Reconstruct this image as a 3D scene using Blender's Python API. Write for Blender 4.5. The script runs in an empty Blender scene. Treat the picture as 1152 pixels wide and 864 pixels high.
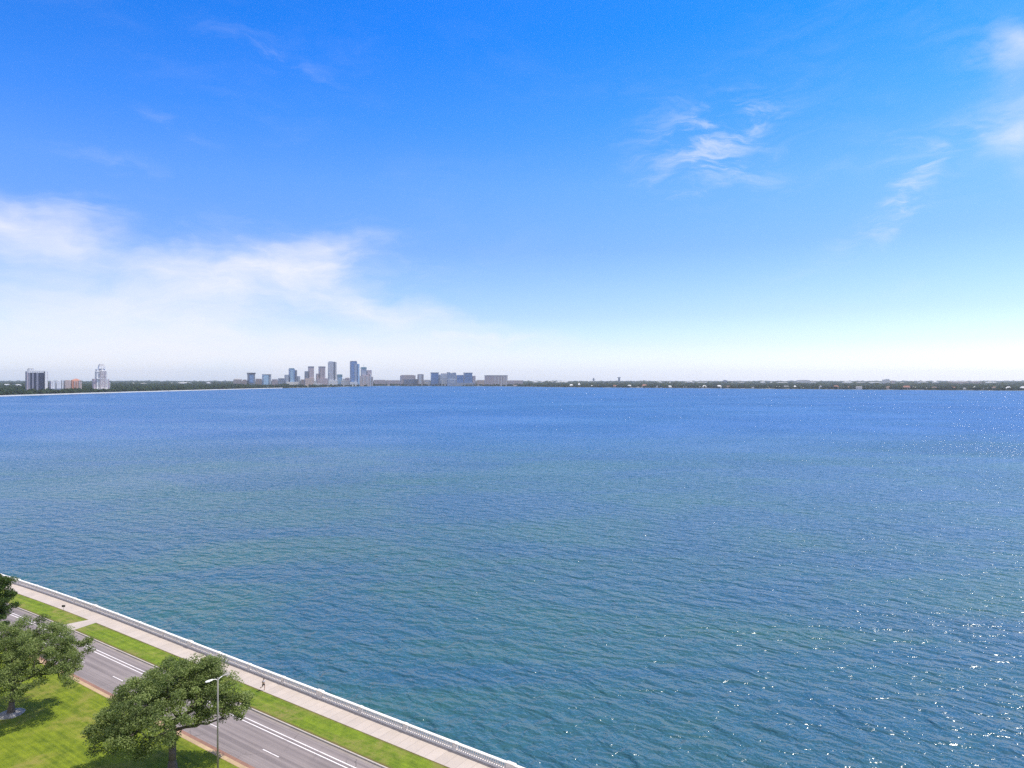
import bpy, bmesh, math, random
import numpy as np
from mathutils import Vector, Matrix, noise as mnoise

SC = bpy.context.scene
COL = SC.collection
R = math.radians
rng = random.Random(7)
F, CX, HZ = 768.0, 576.0, 427.0        # focal length in photo pixels, centre column, horizon row
CAMZ = 46.5                            # camera height over the water
GZ = 1.5                               # height of the shore over the water
SUN_AZ, SUN_EL = R(74), R(60)          # azimuth clockwise from +Y
EXPO = 0.5

# ------------------------------------------------------------------ helpers
def prop(o, label=None, cat=None, group=None, kind=None):
    if label: o['label'] = label
    if cat: o['category'] = cat
    if group: o['group'] = group
    if kind: o['kind'] = kind
    return o

def link(o, parent=None):
    COL.objects.link(o)
    if parent is not None: o.parent = parent
    return o

def empty(name, loc, rz=0.0, **kw):
    o = bpy.data.objects.new(name, None)
    o.empty_display_size = 0.5
    o.location = loc; o.rotation_euler = (0, 0, rz)
    link(o); prop(o, **kw)
    return o

def mesh_obj(name, verts, faces, mats, parent=None, smooth=False, uvs=None, midx=None):
    me = bpy.data.meshes.new(name)
    me.from_pydata(verts, [], faces)
    for m in (mats if isinstance(mats, (list, tuple)) else [mats]): me.materials.append(m)
    if uvs is not None:
        ul = me.uv_layers.new(name='UVMap')
        flat = [uvs[l.vertex_index] for l in me.loops]
        ul.data.foreach_set('uv', [c for p in flat for c in p])
    if midx is not None: me.polygons.foreach_set('material_index', midx)
    if smooth: me.polygons.foreach_set('use_smooth', [True] * len(me.polygons))
    me.update()
    o = bpy.data.objects.new(name, me)
    return link(o, parent)

class MB:
    """collects primitives into one mesh"""
    def __init__(s): s.v = []; s.f = []
    def add(s, v, f):
        n = len(s.v); s.v += [tuple(p) for p in v]; s.f += [tuple(i + n for i in q) for q in f]; return s
    def box(s, x0, x1, y0, y1, z0, z1, taper=0.0):
        t = taper
        mx, my = (x0 + x1) / 2, (y0 + y1) / 2
        def sq(z, k): return [(mx + (x - mx) * k, my + (y - my) * k, z) for x, y in ((x0, y0), (x1, y0), (x1, y1), (x0, y1))]
        return s.add(sq(z0, 1) + sq(z1, 1 - t), [(3, 2, 1, 0), (4, 5, 6, 7), (0, 1, 5, 4), (1, 2, 6, 5), (2, 3, 7, 6), (3, 0, 4, 7)])
    def ring(s, prof, n=10, cx=0, cy=0):
        """lathe around z: prof = [(r, z)...]"""
        v = []; f = []
        for r, z in prof:
            for k in range(n):
                a = 2 * math.pi * k / n
                v.append((cx + r * math.cos(a), cy + r * math.sin(a), z))
        for i in range(len(prof) - 1):
            for k in range(n):
                k2 = (k + 1) % n
                f.append((i * n + k, i * n + k2, (i + 1) * n + k2, (i + 1) * n + k))
        f.append(tuple(range(n - 1, -1, -1))); f.append(tuple((len(prof) - 1) * n + k for k in range(n)))
        return s.add(v, f)
    def tube(s, pts, rad, n=8):
        pts = [Vector(p) for p in pts]
        if not isinstance(rad, (list, tuple)): rad = [rad] * len(pts)
        v = []; f = []
        up = Vector((0, 0, 1))
        for i, p in enumerate(pts):
            d = (pts[min(i + 1, len(pts) - 1)] - pts[max(i - 1, 0)]).normalized()
            a = d.cross(up if abs(d.z) < 0.95 else Vector((1, 0, 0))).normalized()
            b = d.cross(a).normalized()
            for k in range(n):
                t = 2 * math.pi * k / n
                v.append(p + (a * math.cos(t) + b * math.sin(t)) * rad[i])
        for i in range(len(pts) - 1):
            for k in range(n):
                k2 = (k + 1) % n
                f.append((i * n + k, (i + 1) * n + k, (i + 1) * n + k2, i * n + k2))
        f.append(tuple(range(n))); f.append(tuple((len(pts) - 1) * n + k for k in range(n - 1, -1, -1)))
        return s.add(v, f)
    def gable(s, x0, x1, y0, y1, z0, z1, hip=0.0):
        """roof with its ridge along x"""
        my = (y0 + y1) / 2; h = hip
        return s.add([(x0, y0, z0), (x1, y0, z0), (x1, y1, z0), (x0, y1, z0), (x0 + h, my, z1), (x1 - h, my, z1)],
                     [(3, 2, 1, 0), (0, 1, 5, 4), (2, 3, 4, 5), (1, 2, 5), (3, 0, 4)])
    def build(s, name, mat, parent=None, smooth=False):
        return mesh_obj(name, s.v, s.f, mat, parent, smooth)

class NT:
    """small shader node helper"""
    def __init__(s, tree): s.t = tree
    def n(s, typ, **kw):
        o = s.t.nodes.new(typ)
        for k, v in kw.items(): setattr(o, k, v)
        return o
    def l(s, a, b): s.t.links.new(a, b)
    def _set(s, sock, v):
        if hasattr(v, 'is_output') or isinstance(v, bpy.types.NodeSocket): s.l(v, sock)
        else: sock.default_value = v
    def m(s, op, a, b=None, c=None, clamp=False):
        o = s.n('ShaderNodeMath', operation=op, use_clamp=clamp)
        s._set(o.inputs[0], a)
        if b is not None: s._set(o.inputs[1], b)
        if c is not None: s._set(o.inputs[2], c)
        return o.outputs[0]
    def vm(s, op, a, b=None, scale=None):
        o = s.n('ShaderNodeVectorMath', operation=op)
        s._set(o.inputs[0], a)
        if b is not None: s._set(o.inputs[1], b)
        if scale is not None: s._set(o.inputs['Scale'], scale)
        return o.outputs['Value'] if op in ('DOT_PRODUCT', 'LENGTH') else o.outputs[0]
    def xyz(s, x, y, z):
        o = s.n('ShaderNodeCombineXYZ')
        for i, v in enumerate((x, y, z)): s._set(o.inputs[i], v)
        return o.outputs[0]
    def sep(s, v):
        o = s.n('ShaderNodeSeparateXYZ'); s.l(v, o.inputs[0]); return o.outputs
    def noise(s, vec, scale, detail=2.0, rough=0.5, dist=0.0, color=False):
        o = s.n('ShaderNodeTexNoise')
        if vec is not None: s.l(vec, o.inputs['Vector'])
        s._set(o.inputs['Scale'], scale); o.inputs['Detail'].default_value = detail
        o.inputs['Roughness'].default_value = rough; o.inputs['Distortion'].default_value = dist
        return o.outputs['Color' if color else 0]
    def mix(s, fac, a, b, blend='MIX'):
        o = s.n('ShaderNodeMix', data_type='RGBA', blend_type=blend)
        s._set(o.inputs[0], fac); s._set(o.inputs[6], a); s._set(o.inputs[7], b)
        return o.outputs[2]
    def ramp(s, fac, stops, interp='LINEAR'):
        o = s.n('ShaderNodeValToRGB'); cr = o.color_ramp; cr.interpolation = interp
        while len(cr.elements) < len(stops): cr.elements.new(0.5)
        for e, (p, c) in zip(cr.elements, stops):
            e.position = p; e.color = c if len(c) == 4 else (*c, 1)
        s.l(fac, o.inputs[0]); return o.outputs[0]
    def smooth(s, v, lo, hi):
        o = s.n('ShaderNodeMapRange', interpolation_type='SMOOTHSTEP')
        s.l(v, o.inputs[0]); s._set(o.inputs[1], lo); s._set(o.inputs[2], hi)
        return o.outputs[0]

def c4(c): return (c[0], c[1], c[2], 1.0)

def new_mat(name):
    m = bpy.data.materials.new(name); m.use_nodes = True
    nt = NT(m.node_tree)
    return m, nt, m.node_tree.nodes['Principled BSDF']

def plain(name, col, rough=0.8, var=0.12, scale=1.5, bump=0.0, metal=0.0, spec=0.5):
    """a surface with uneven tone: fine and coarse noise over the object's own space"""
    m, g, p = new_mat(name)
    tc = g.n('ShaderNodeTexCoord').outputs['Object']
    n1 = g.noise(tc, scale, 5, 0.6); n2 = g.noise(tc, scale * 9, 3, 0.6)
    f = g.m('ADD', g.m('MULTIPLY', n1, 0.65), g.m('MULTIPLY', n2, 0.35))
    lo = tuple(max(0, c * (1 - 2 * var)) for c in col); hi = tuple(min(1, c * (1 + 2 * var)) for c in col)
    g.l(g.ramp(f, [(0.25, lo), (0.75, hi)]), p.inputs['Base Color'])
    p.inputs['Roughness'].default_value = rough; p.inputs['Metallic'].default_value = metal
    p.inputs['Specular IOR Level'].default_value = spec
    if bump:
        b = g.n('ShaderNodeBump'); b.inputs['Strength'].default_value = bump; b.inputs['Distance'].default_value = 0.05
        g.l(n2, b.inputs['Height']); g.l(b.outputs[0], p.inputs['Normal'])
    return m

def facade(name, wall, glass, floor=3.6, bay=4.0, fh=0.5, fw=0.6, rough_glass=0.12, vert=False):
    """a storeyed front: rows of panes over wall, in the part's own metres"""
    m, g, p = new_mat(name)
    tc = g.n('ShaderNodeTexCoord')
    x, y, z = g.sep(tc.outputs['Object'])
    nx, ny, nz = g.sep(tc.outputs['Normal'])
    side = g.m('GREATER_THAN', g.m('ABSOLUTE', nx), 0.7)
    u = g.m('ADD', g.m('MULTIPLY', y, side), g.m('MULTIPLY', x, g.m('SUBTRACT', 1.0, side)))
    fu = g.m('FRACT', g.m('ADD', g.m('DIVIDE', u, bay), 100.0)); fz = g.m('FRACT', g.m('DIVIDE', z, floor))
    win = g.m('LESS_THAN', fu, fw)
    if not vert: win = g.m('MULTIPLY', win, g.m('LESS_THAN', fz, fh))
    win = g.m('MULTIPLY', win, g.m('LESS_THAN', g.m('ABSOLUTE', nz), 0.5))
    cell = g.n('ShaderNodeTexWhiteNoise', noise_dimensions='3D')
    g.l(g.xyz(g.m('FLOOR', g.m('DIVIDE', u, bay)), g.m('FLOOR', g.m('DIVIDE', z, floor)), side), cell.inputs['Vector'])
    gl = g.mix(cell.outputs['Value'], c4(tuple(c * 0.6 for c in glass)), c4(tuple(c * 1.4 for c in glass)))
    n = g.noise(tc.outputs['Object'], 0.15, 4)
    wl = g.mix(n, c4(tuple(c * 0.82 for c in wall)), c4(tuple(min(1, c * 1.15) for c in wall)))
    g.l(g.mix(win, wl, gl), p.inputs['Base Color'])
    g.l(g.m('ADD', g.m('MULTIPLY', win, rough_glass - 0.8), 0.8), p.inputs['Roughness'])
    return m

# ------------------------------------------------------------------ camera, sun, sky
cam = bpy.data.cameras.new('camera'); camo = link(bpy.data.objects.new('camera', cam))
camo.location = (0, 0, CAMZ); camo.rotation_euler = (math.pi / 2, 0, 0)
cam.sensor_width = 36; cam.lens = 36 * F / 1152; cam.shift_y = (HZ - 432) / 1152
cam.clip_start = 0.5; cam.clip_end = 60000
SC.camera = camo

sun = bpy.data.lights.new('sun', 'SUN'); suno = link(bpy.data.objects.new('sun', sun))
sun.energy = 3.5; sun.angle = R(0.53); sun.color = (1.0, 0.94, 0.84)
sd = Vector((math.sin(SUN_AZ) * math.cos(SUN_EL), math.cos(SUN_AZ) * math.cos(SUN_EL), math.sin(SUN_EL)))
suno.rotation_euler = (-sd).to_track_quat('-Z', 'Y').to_euler(); suno.location = (40, 20, 160)

W = bpy.data.worlds.new('World'); SC.world = W; W.use_nodes = True
def build_world():
    g = NT(W.node_tree)
    bg = W.node_tree.nodes['Background']; bg.inputs[1].default_value = 0.15
    sky = g.n('ShaderNodeTexSky', sky_type='NISHITA', sun_disc=False)
    sky.sun_elevation = SUN_EL; sky.sun_rotation = SUN_AZ
    d = g.n('ShaderNodeTexCoord').outputs['Generated']
    x, y, z = g.sep(d)
    zc = g.m('MAXIMUM', z, 0.0)
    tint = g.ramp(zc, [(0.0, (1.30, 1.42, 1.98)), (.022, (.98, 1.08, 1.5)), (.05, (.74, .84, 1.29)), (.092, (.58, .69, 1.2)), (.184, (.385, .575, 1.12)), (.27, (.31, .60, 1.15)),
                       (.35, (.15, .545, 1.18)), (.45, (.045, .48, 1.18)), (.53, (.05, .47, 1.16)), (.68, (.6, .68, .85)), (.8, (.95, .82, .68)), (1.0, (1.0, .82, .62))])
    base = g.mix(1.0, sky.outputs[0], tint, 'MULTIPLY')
    az = g.m('ARCTAN2', x, y); el = g.m('ARCSINE', z)
    P = g.xyz(az, el, 0.0)
    # wispy warp of the cloud outlines
    w1 = g.vm('SUBTRACT', g.noise(P, 5.0, 4, 0.6, color=True), (0.5, 0.5, 0.5))
    w2 = g.vm('SUBTRACT', g.noise(g.vm('MULTIPLY', P, (9.0, 34.0, 1.0)), 1.0, 4, 0.62, color=True), (0.5, 0.5, 0.5))
    Pw = g.vm('ADD', g.vm('ADD', P, g.vm('MULTIPLY', w1, (0.16, 0.10, 0.0))), g.vm('MULTIPLY', w2, (0.09, 0.022, 0.0)))
    Pl = g.vm('ADD', P, g.vm('ADD', g.vm('MULTIPLY', w1, (0.10, 0.06, 0)), g.vm('MULTIPLY', w2, (0.03, 0.02, 0))))
    streak = g.noise(g.vm('MULTIPLY', g.vm('ADD', P, g.vm('MULTIPLY', w1, (0.12, 0.07, 0))), (11.0, 40.0, 1.0)), 1.0, 7, 0.66, 0.5)
    soft = g.noise(g.vm('MULTIPLY', P, (3.0, 7.0, 1.0)), 1.0, 5, 0.55, 0.5)
    nf_s = g.smooth(streak, 0.34, 0.68)
    acc = [0.0, 0.0]
    for px, py, rx, ry, rot, k, typ in CLOUDS:
        a0 = math.atan((px - CX) / F); e0 = math.atan((HZ - py) / F * math.cos(a0)); sx = math.cos(a0) ** 2 / F
        mp = g.n('ShaderNodeMapping', vector_type='TEXTURE'); g.l(Pl if typ == 1 else Pw, mp.inputs[0])
        mp.inputs['Location'].default_value = (a0, e0, 0); mp.inputs['Rotation'].default_value = (0, 0, -R(rot))
        mp.inputs['Scale'].default_value = (rx * 1.75 * sx, ry * 1.75 / F, 1)
        gr = g.n('ShaderNodeTexGradient', gradient_type='SPHERICAL'); g.l(mp.outputs[0], gr.inputs[0])
        i = 1 if typ == 1 else 0
        acc[i] = g.m('MULTIPLY_ADD', gr.outputs['Fac'], k, acc[i])
    ev = g.m('MULTIPLY', acc[0], g.m('ADD', .12, g.m('ADD', g.m('MULTIPLY', soft, 1.0), g.m('MULTIPLY', streak, .8))))
    ae = g.m('MULTIPLY', g.smooth(ev, 0.02, 1.08), .86)
    as_ = g.smooth(g.m('MULTIPLY', acc[1], nf_s), 0.0, 1.75)
    veil = g.m('MULTIPLY', g.m('MULTIPLY', nf_s, g.smooth(soft, 0.45, 0.8)), 0.07)
    tr = g.m('MULTIPLY', g.m('MULTIPLY', g.m('SUBTRACT', 1.0, ae), g.m('SUBTRACT', 1.0, as_)), g.m('SUBTRACT', 1.0, veil))
    # unseen broken cloud added behind the camera to brighten and whiten the fill light
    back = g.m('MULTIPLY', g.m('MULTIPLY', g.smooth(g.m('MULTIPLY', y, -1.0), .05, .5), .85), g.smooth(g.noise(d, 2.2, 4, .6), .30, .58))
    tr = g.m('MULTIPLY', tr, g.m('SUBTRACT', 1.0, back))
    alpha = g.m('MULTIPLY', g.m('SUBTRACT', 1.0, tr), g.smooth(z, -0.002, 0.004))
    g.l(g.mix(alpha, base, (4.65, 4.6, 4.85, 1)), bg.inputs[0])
    W.cycles.sampling_method = 'MANUAL'; W.cycles.sample_map_resolution = 256
CLOUDS = [  # px, py, rx, ry, tilt (down to the right), strength, 0 even / 1 streaky
    (30, 248, 85, 20, 10, .48, 0), (20, 290, 130, 40, 0, .28, 0), (290, 292, 100, 20, -8, .46, 0), (375, 285, 45, 16, -20, .24, 0), (250, 325, 170, 32, -10, .38, 0), (425, 345, 85, 20, 18, .40, 0),
    (150, 340, 320, 60, 0, .22, 0), (180, 378, 340, 34, 0, .34, 0), (250, 405, 440, 24, 0, .38, 0), (490, 354, 80, 9, 10, .26, 0), (550, 378, 34, 4, 0, .28, 0), (560, 396, 260, 24, 0, .26, 0), (300, 300, 220, 50, 0, .5, 1),
    (130, 185, 60, 9, 5, .40, 1), (225, 158, 26, 14, 0, .40, 1), (185, 136, 24, 8, 15, .34, 1), (300, 60, 80, 12, 15, .45, 1), (85, 230, 50, 8, 0, .4, 1),
    (785, 190, 76, 26, -4, .52, 1), (775, 152, 76, 26, 0, .56, 1), (840, 122, 44, 16, 5, .55, 1), (830, 110, 100, 44, 0, .34, 1), (800, 215, 90, 30, 0, .30, 1), (1018, 220, 16, 34, 30, .75, 1), (1000, 245, 60, 20, -35, .34, 1),
    (1156, 135, 48, 52, -15, .42, 0), (1122, 163, 46, 15, -12, .34, 0), (1090, 160, 90, 30, -10, .4, 1), (1145, 60, 44, 14, 8, .42, 0), (1110, 60, 80, 24, 8, .4, 1), (925, 290, 90, 12, -22, .36, 1), (1000, 170, 140, 14, -8, .3, 1),
    (990, 330, 90, 12, -18, .3, 1), (860, 400, 340, 22, 0, .14, 0)]
build_world()

SC.view_settings.view_transform = 'Standard'; SC.view_settings.look = 'None'
SC.view_settings.exposure = EXPO; SC.view_settings.gamma = 1.0
SC.render.engine = 'CYCLES'
SC.cycles.use_denoising = False; SC.cycles.sample_clamp_direct = 14.0; SC.cycles.sample_clamp_indirect = 8.0
SC.cycles.max_bounces = 6; SC.cycles.diffuse_bounces = 3; SC.cycles.glossy_bounces = 3; SC.cycles.volume_bounces = 0
SC.cycles.transparent_max_bounces = 8; SC.cycles.caustics_reflective = False; SC.cycles.caustics_refractive = False

# ------------------------------------------------------------------ the shore road, laid out along the balustrade line (s along it, t inland)
_S = {}
def _curve():
    th0 = R(34.1); ds = 0.5
    x, y = -66.7, 123.1; _S[0] = (x, y, th0)
    for i in range(1, 800):
        s = i * ds; x += ds * math.cos(th0); y -= ds * math.sin(th0); _S[i] = (x, y, th0)
    x, y = -66.7, 123.1
    for i in range(1, 1200):
        s = -i * ds
        th = th0 - R(0.065) * max(0.0, -s - 4) if s > -250 else th0 - R(0.065) * 246
        x -= ds * math.cos(th); y += ds * math.sin(th); _S[-i] = (x, y, th)
_curve()
def BP(s, t, z=0.0):
    i = int(math.floor(s / 0.5)); f = s / 0.5 - i
    a, b = _S[i], _S[i + 1]
    th = a[2] + (b[2] - a[2]) * f
    return (a[0] + (b[0] - a[0]) * f - t * math.sin(th), a[1] + (b[1] - a[1]) * f - t * math.cos(th), z)
def heading(s): return _S[int(round(s / 0.5))][2]
def st_of(X, Y):
    best = min(((_S[i][0] - X) ** 2 + (_S[i][1] - Y) ** 2, i) for i in range(-600, 790))
    i = best[1]; th = _S[i][2]; dx, dy = X - _S[i][0], Y - _S[i][1]
    return i * 0.5 + dx * math.cos(th) - dy * math.sin(th), -dx * math.sin(th) - dy * math.cos(th)
def gp(px, py, z=GZ):
    Y = F * (CAMZ - z) / (py - HZ); return ((px - CX) / F * Y, Y, z)

S0, S1 = -180.0, 190.0
def strip(name, t0, t1, z, mat, s0=S0, s1=S1, ds=2.0, dt=1.0, z1=None, skew0=0.0, skew1=0.0, parent=None, wob=0.0):
    n = max(1, int(round((s1 - s0) / ds))); k = max(1, int(round((t1 - t0) / dt)))
    v = []; uv = []; f = []
    for i in range(n + 1):
        for j in range(k + 1):
            q = j / k; t = t0 + (t1 - t0) * q
            a = s0 + skew0 * q; b = s1 + skew1 * q
            s = a + (b - a) * i / n
            tt = t + (wob * mnoise.noise(Vector((s * 0.9, t * 3, 0))) if j in (0, k) else 0)
            v.append(BP(s, tt, z if z1 is None else z + (z1 - z) * q)); uv.append((s, tt))
    for i in range(n):
        for j in range(k):
            a = i * (k + 1) + j; f.append((a, a + 1, a + k + 2, a + k + 1))
    return mesh_obj(name, v, f, mat, parent, uvs=uv)
def sweep(name, prof, mat, s0, s1, ds=1.0, parent=None):
    """a closed (t, z) profile run along s"""
    n = max(1, int(round((s1 - s0) / ds))); k = len(prof); v = []; f = []; uv = []
    for i in range(n + 1):
        s = s0 + (s1 - s0) * i / n
        for t, z in prof: v.append(BP(s, t, z)); uv.append((s, t + z))
    for i in range(n):
        for j in range(k):
            j2 = (j + 1) % k; f.append((i * k + j, (i + 1) * k + j, (i + 1) * k + j2, i * k + j2))
    f.append(tuple(range(k))); f.append(tuple(n * k + j for j in range(k - 1, -1, -1)))
    return mesh_obj(name, v, f, mat, parent, uvs=uv)

def grass_mat(name, light, dark, dry, edge=None):
    m, g, p = new_mat(name)
    tc = g.n('ShaderNodeTexCoord'); uv = tc.outputs['UV']
    u, t, _ = g.sep(uv)
    big = g.noise(uv, 0.11, 5, 0.6, 0.4); mid = g.noise(uv, 0.7, 5, 0.65); fine = g.noise(uv, 7.0, 4, 0.7)
    rows = g.noise(g.vm('MULTIPLY', uv, (0.04, 1.7, 1.0)), 1.0, 3, 0.6)           # mower rows along the road
    f = g.m('ADD', g.m('ADD', g.m('MULTIPLY', mid, .40), g.m('MULTIPLY', fine, .25)), g.m('MULTIPLY', rows, .35))
    col = g.ramp(f, [(0.38, dark), (0.60, light)])
    dryf = g.m('MULTIPLY', g.smooth(big, .46, .64), g.smooth(mid, .36, .60))
    col = g.mix(g.m('MULTIPLY', dryf, .75), col, c4(dry))
    if edge:   # worn dirt along the edges
        e = g.m('MAXIMUM', g.smooth(g.m('ADD', t, g.m('MULTIPLY', mid, .5)), edge[1] - .25, edge[1] + .2), g.m('SUBTRACT', 1.0, g.smooth(g.m('ADD', t, g.m('MULTIPLY', mid, .35)), edge[0] + .15, edge[0] + .55)))
        col = g.mix(g.m('MULTIPLY', e, .8), col, (0.13, 0.085, 0.045, 1))
    g.l(col, p.inputs['Base Color']); p.inputs['Roughness'].default_value = 0.9; p.inputs['Specular IOR Level'].default_value = 0.15
    b = g.n('ShaderNodeBump'); b.inputs['Strength'].default_value = 0.7; b.inputs['Distance'].default_value = 0.12
    g.l(g.m('ADD', g.m('MULTIPLY', fine, .6), g.m('MULTIPLY', g.noise(uv, 28.0, 2), .4)), b.inputs['Height']); g.l(b.outputs[0], p.inputs['Normal'])
    return m
def concrete_mat(name, col, joint_s, joint_t=None, t_off=0.0, tone=.08):
    m, g, p = new_mat(name)
    uv = g.n('ShaderNodeTexCoord').outputs['UV']; u, t, _ = g.sep(uv)
    us = g.m('DIVIDE', u, joint_s); fr = g.m('FRACT', g.m('ADD', us, 500.0))
    jw = 0.035 / joint_s
    j = g.m('LESS_THAN', g.m('MINIMUM', fr, g.m('SUBTRACT', 1.0, fr)), jw)
    slab = g.n('ShaderNodeTexWhiteNoise', noise_dimensions='2D'); 
    if joint_t:
        tf = g.m('FRACT', g.m('ADD', g.m('DIVIDE', g.m('SUBTRACT', t, t_off), joint_t), 500.0))
        j = g.m('MAXIMUM', j, g.m('LESS_THAN', g.m('MINIMUM', tf, g.m('SUBTRACT', 1.0, tf)), 0.035 / joint_t))
    g.l(g.xyz(g.m('FLOOR', us), 0, 0), slab.inputs['Vector'])
    n = g.m('ADD', g.m('MULTIPLY', g.noise(uv, 0.35, 6, 0.65), .6), g.m('MULTIPLY', g.noise(uv, 6.0, 4, 0.7), .4))
    c = g.ramp(n, [(0.3, tuple(k * (1 - 2 * tone) for k in col)), (0.7, tuple(k * (1 + tone) for k in col))])
    c = g.mix(1.0, c, g.ramp(slab.outputs['Value'], [(0, (.90, .90, .90)), (1, (1, 1, 1))]), 'MULTIPLY')
    stain = g.smooth(g.noise(g.vm('MULTIPLY', uv, (.25, 1.0, 1)), 1.0, 6, .7, 1.0), .58, .75)
    c = g.mix(g.m('MULTIPLY', stain, .22), c, c4(tuple(k * .6 for k in col)))
    c = g.mix(g.m('MULTIPLY', j, .5), c, c4(tuple(k * .45 for k in col)))
    g.l(c, p.inputs['Base Color']); p.inputs['Roughness'].default_value = 0.85
    return m
def asphalt_mat(name, col):
    m, g, p = new_mat(name)
    uv = g.n('ShaderNodeTexCoord').outputs['UV']; u, t, _ = g.sep(uv)
    n = g.m('ADD', g.m('MULTIPLY', g.noise(uv, .25, 6, .65), .5), g.m('MULTIPLY', g.noise(uv, 9.0, 4, .75), .5))
    c = g.ramp(n, [(.3, tuple(k * .82 for k in col)), (.7, tuple(k * 1.12 for k in col))])
    tracks = g.noise(g.vm('MULTIPLY', uv, (.02, 1.3, 1)), 1.0, 3, .6)       # wheel paths and old overlays along the lane
    c = g.mix(1.0, c, g.ramp(tracks, [(.38, (.72, .71, .72)), (.60, (1.08, 1.07, 1.06))]), 'MULTIPLY')
    crack = g.n('ShaderNodeTexVoronoi', feature='DISTANCE_TO_EDGE'); g.l(g.vm('ADD', uv, g.vm('MULTIPLY', g.noise(uv, .8, 4, color=True), (1.2, 1.2, 0))), crack.inputs['Vector']); crack.inputs['Scale'].default_value = .16
    ck = g.m('MULTIPLY', g.m('LESS_THAN', crack.outputs['Distance'], .006), g.smooth(g.noise(uv, .1, 2), .45, .6))
    c = g.mix(g.m('MULTIPLY', ck, .6), c, c4(tuple(k * .35 for k in col)))
    g.l(c, p.inputs['Base Color']); p.inputs['Roughness'].default_value = .88
    return m

M_walk = concrete_mat('pale_concrete', (.50, .435, .385), 1.52)
M_kerb = concrete_mat('kerb_concrete', (.52, .47, .42), 3.0, tone=.12)
M_sandkerb = concrete_mat('sandy_concrete', (.50, .36, .21), 3.0, tone=.14)
M_brick = concrete_mat('red_gutter', (.30, .165, .12), 1.2, tone=.14)
M_road = asphalt_mat('worn_asphalt', (.245, .212, .208))
M_gut = concrete_mat('gutter_concrete', (.30, .26, .24), 3.0, tone=.14)
M_verge = grass_mat('verge_grass', (.20, .275, .022), (.075, .125, .014), (.24, .20, .075), edge=(3.05, 7.05))
M_lawn = grass_mat('lawn_grass', (.22, .275, .018), (.075, .115, .010), (.25, .22, .06))
M_soil = plain('bare_soil', (.10, .085, .05), .95, .2, .3)
M_white = plain('white_painted_concrete', (.78, .755, .71), .75, .07, 1.2)
M_balu = plain('cast_concrete', (.78, .72, .66), .85, .09, 2.5)
M_sea = plain('seawall_concrete', (.30, .28, .25), .9, .2, .8)

def paint_mat():
    m, g, p = new_mat('road_paint')
    uv = g.n('ShaderNodeTexCoord').outputs['UV']
    n = g.m('ADD', g.m('MULTIPLY', g.noise(uv, 5.0, 5, .7), .6), g.m('MULTIPLY', g.noise(uv, .5, 3), .4))
    g.l(g.ramp(n, [(.32, (.42, .38, .37)), (.5, (.78, .74, .73))]), p.inputs['Base Color']); p.inputs['Roughness'].default_value = .7
    return m
M_paint = paint_mat()

def setting(o): return prop(o, kind='structure')
# strips, from the water inland
setting(strip('sidewalk', -0.44, 3.05, GZ, M_walk, dt=3.49))
setting(sweep('kerb', [(7.08, GZ - .3), (7.08, GZ + .012), (7.11, GZ + .03), (7.24, GZ + .03), (7.27, GZ), (7.27, GZ - .3)], M_kerb, S0, S1))
CUT0, CUT1 = -13.2, -10.4                        # where the cross path interrupts the verge
setting(strip('verge', 3.05, 7.08, GZ - .012, M_verge, s0=S0, s1=CUT0, skew1=-1.1, wob=.05))
setting(strip('verge', 3.05, 7.08, GZ - .012, M_verge, s0=CUT1, s1=S1, skew0=.6, wob=.05))
setting(strip('path', 3.05, 7.08, GZ - .004, M_walk, s0=CUT0, s1=CUT1, ds=1.4, skew0=-1.1, skew1=.6, dt=4.03))
setting(strip('gutter', 7.27, 7.70, GZ - .13, M_gut, dt=.43))
setting(strip('road', 7.70, 15.55, GZ - .128, M_road, dt=2))
setting(strip('gutter', 15.55, 16.15, GZ - .13, M_brick, dt=.6))
setting(sweep('kerb', [(16.15, GZ - .3), (16.15, GZ - .01), (16.18, GZ + .015), (16.72, GZ + .015), (16.75, GZ - .01), (16.75, GZ - .3)], M_sandkerb, S0, S1))
setting(strip('lawn', 16.75, 62.0, GZ - .012, M_lawn, dt=4, wob=.04))
# painted markings: the double line of the bike lane, the lane dashes
for t in (9.05, 9.62): setting(strip('road_marking', t - .075, t + .075, GZ - .123, M_paint, dt=.15))
k = -8.6 - 12.19 * 12
while k < S1 - 4:
    setting(strip('road_marking', 12.52, 12.66, GZ - .123, M_paint, s0=k, s1=k + 3.05, dt=.14)); k += 12.19
# one broad sheet of ground under it, on behind the camera
v = [BP(s, -.42, GZ - .36) for s in np.arange(S0 - 60, S1 + 61, 10)]
n = len(v); v += [(p[0] - 320, p[1] - 420, GZ - .36) for p in v]
setting(mesh_obj('ground', v, [(i + 1, i, n + i, n + i + 1) for i in range(n - 1)], M_soil))

# seawall and balustrade
sw = sweep('seawall', [(-.52, -3.0), (-.42, GZ - .02), (-.02, GZ - .02), (-.02, -3.0)], M_sea, S0, S1, 2.0)
prop(sw, 'grey concrete seawall dropping from the balustrade to the bay water', 'seawall')
bal = empty('balustrade', BP(0, -.2, GZ), label='long white concrete balustrade with piers running along the bay edge', cat='balustrade')
def bal_part(o):
    o.parent = bal; o.matrix_parent_inverse = Matrix.Translation(-bal.location); return o
BS0, BS1 = -150.0, 170.0
bal_part(sweep('plinth', [(-.40, GZ), (-.40, GZ + .14), (-.37, GZ + .17), (-.05, GZ + .17), (-.02, GZ + .14), (-.02, GZ)], M_balu, BS0, BS1))
bal_part(sweep('rail', [(-.36, GZ + .80), (-.42, GZ + .84), (-.42, GZ + .95), (-.39, GZ + .98), (-.03, GZ + .98), (0, GZ + .95), (0, GZ + .84), (-.06, GZ + .80)], M_white, BS0, BS1))
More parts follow.
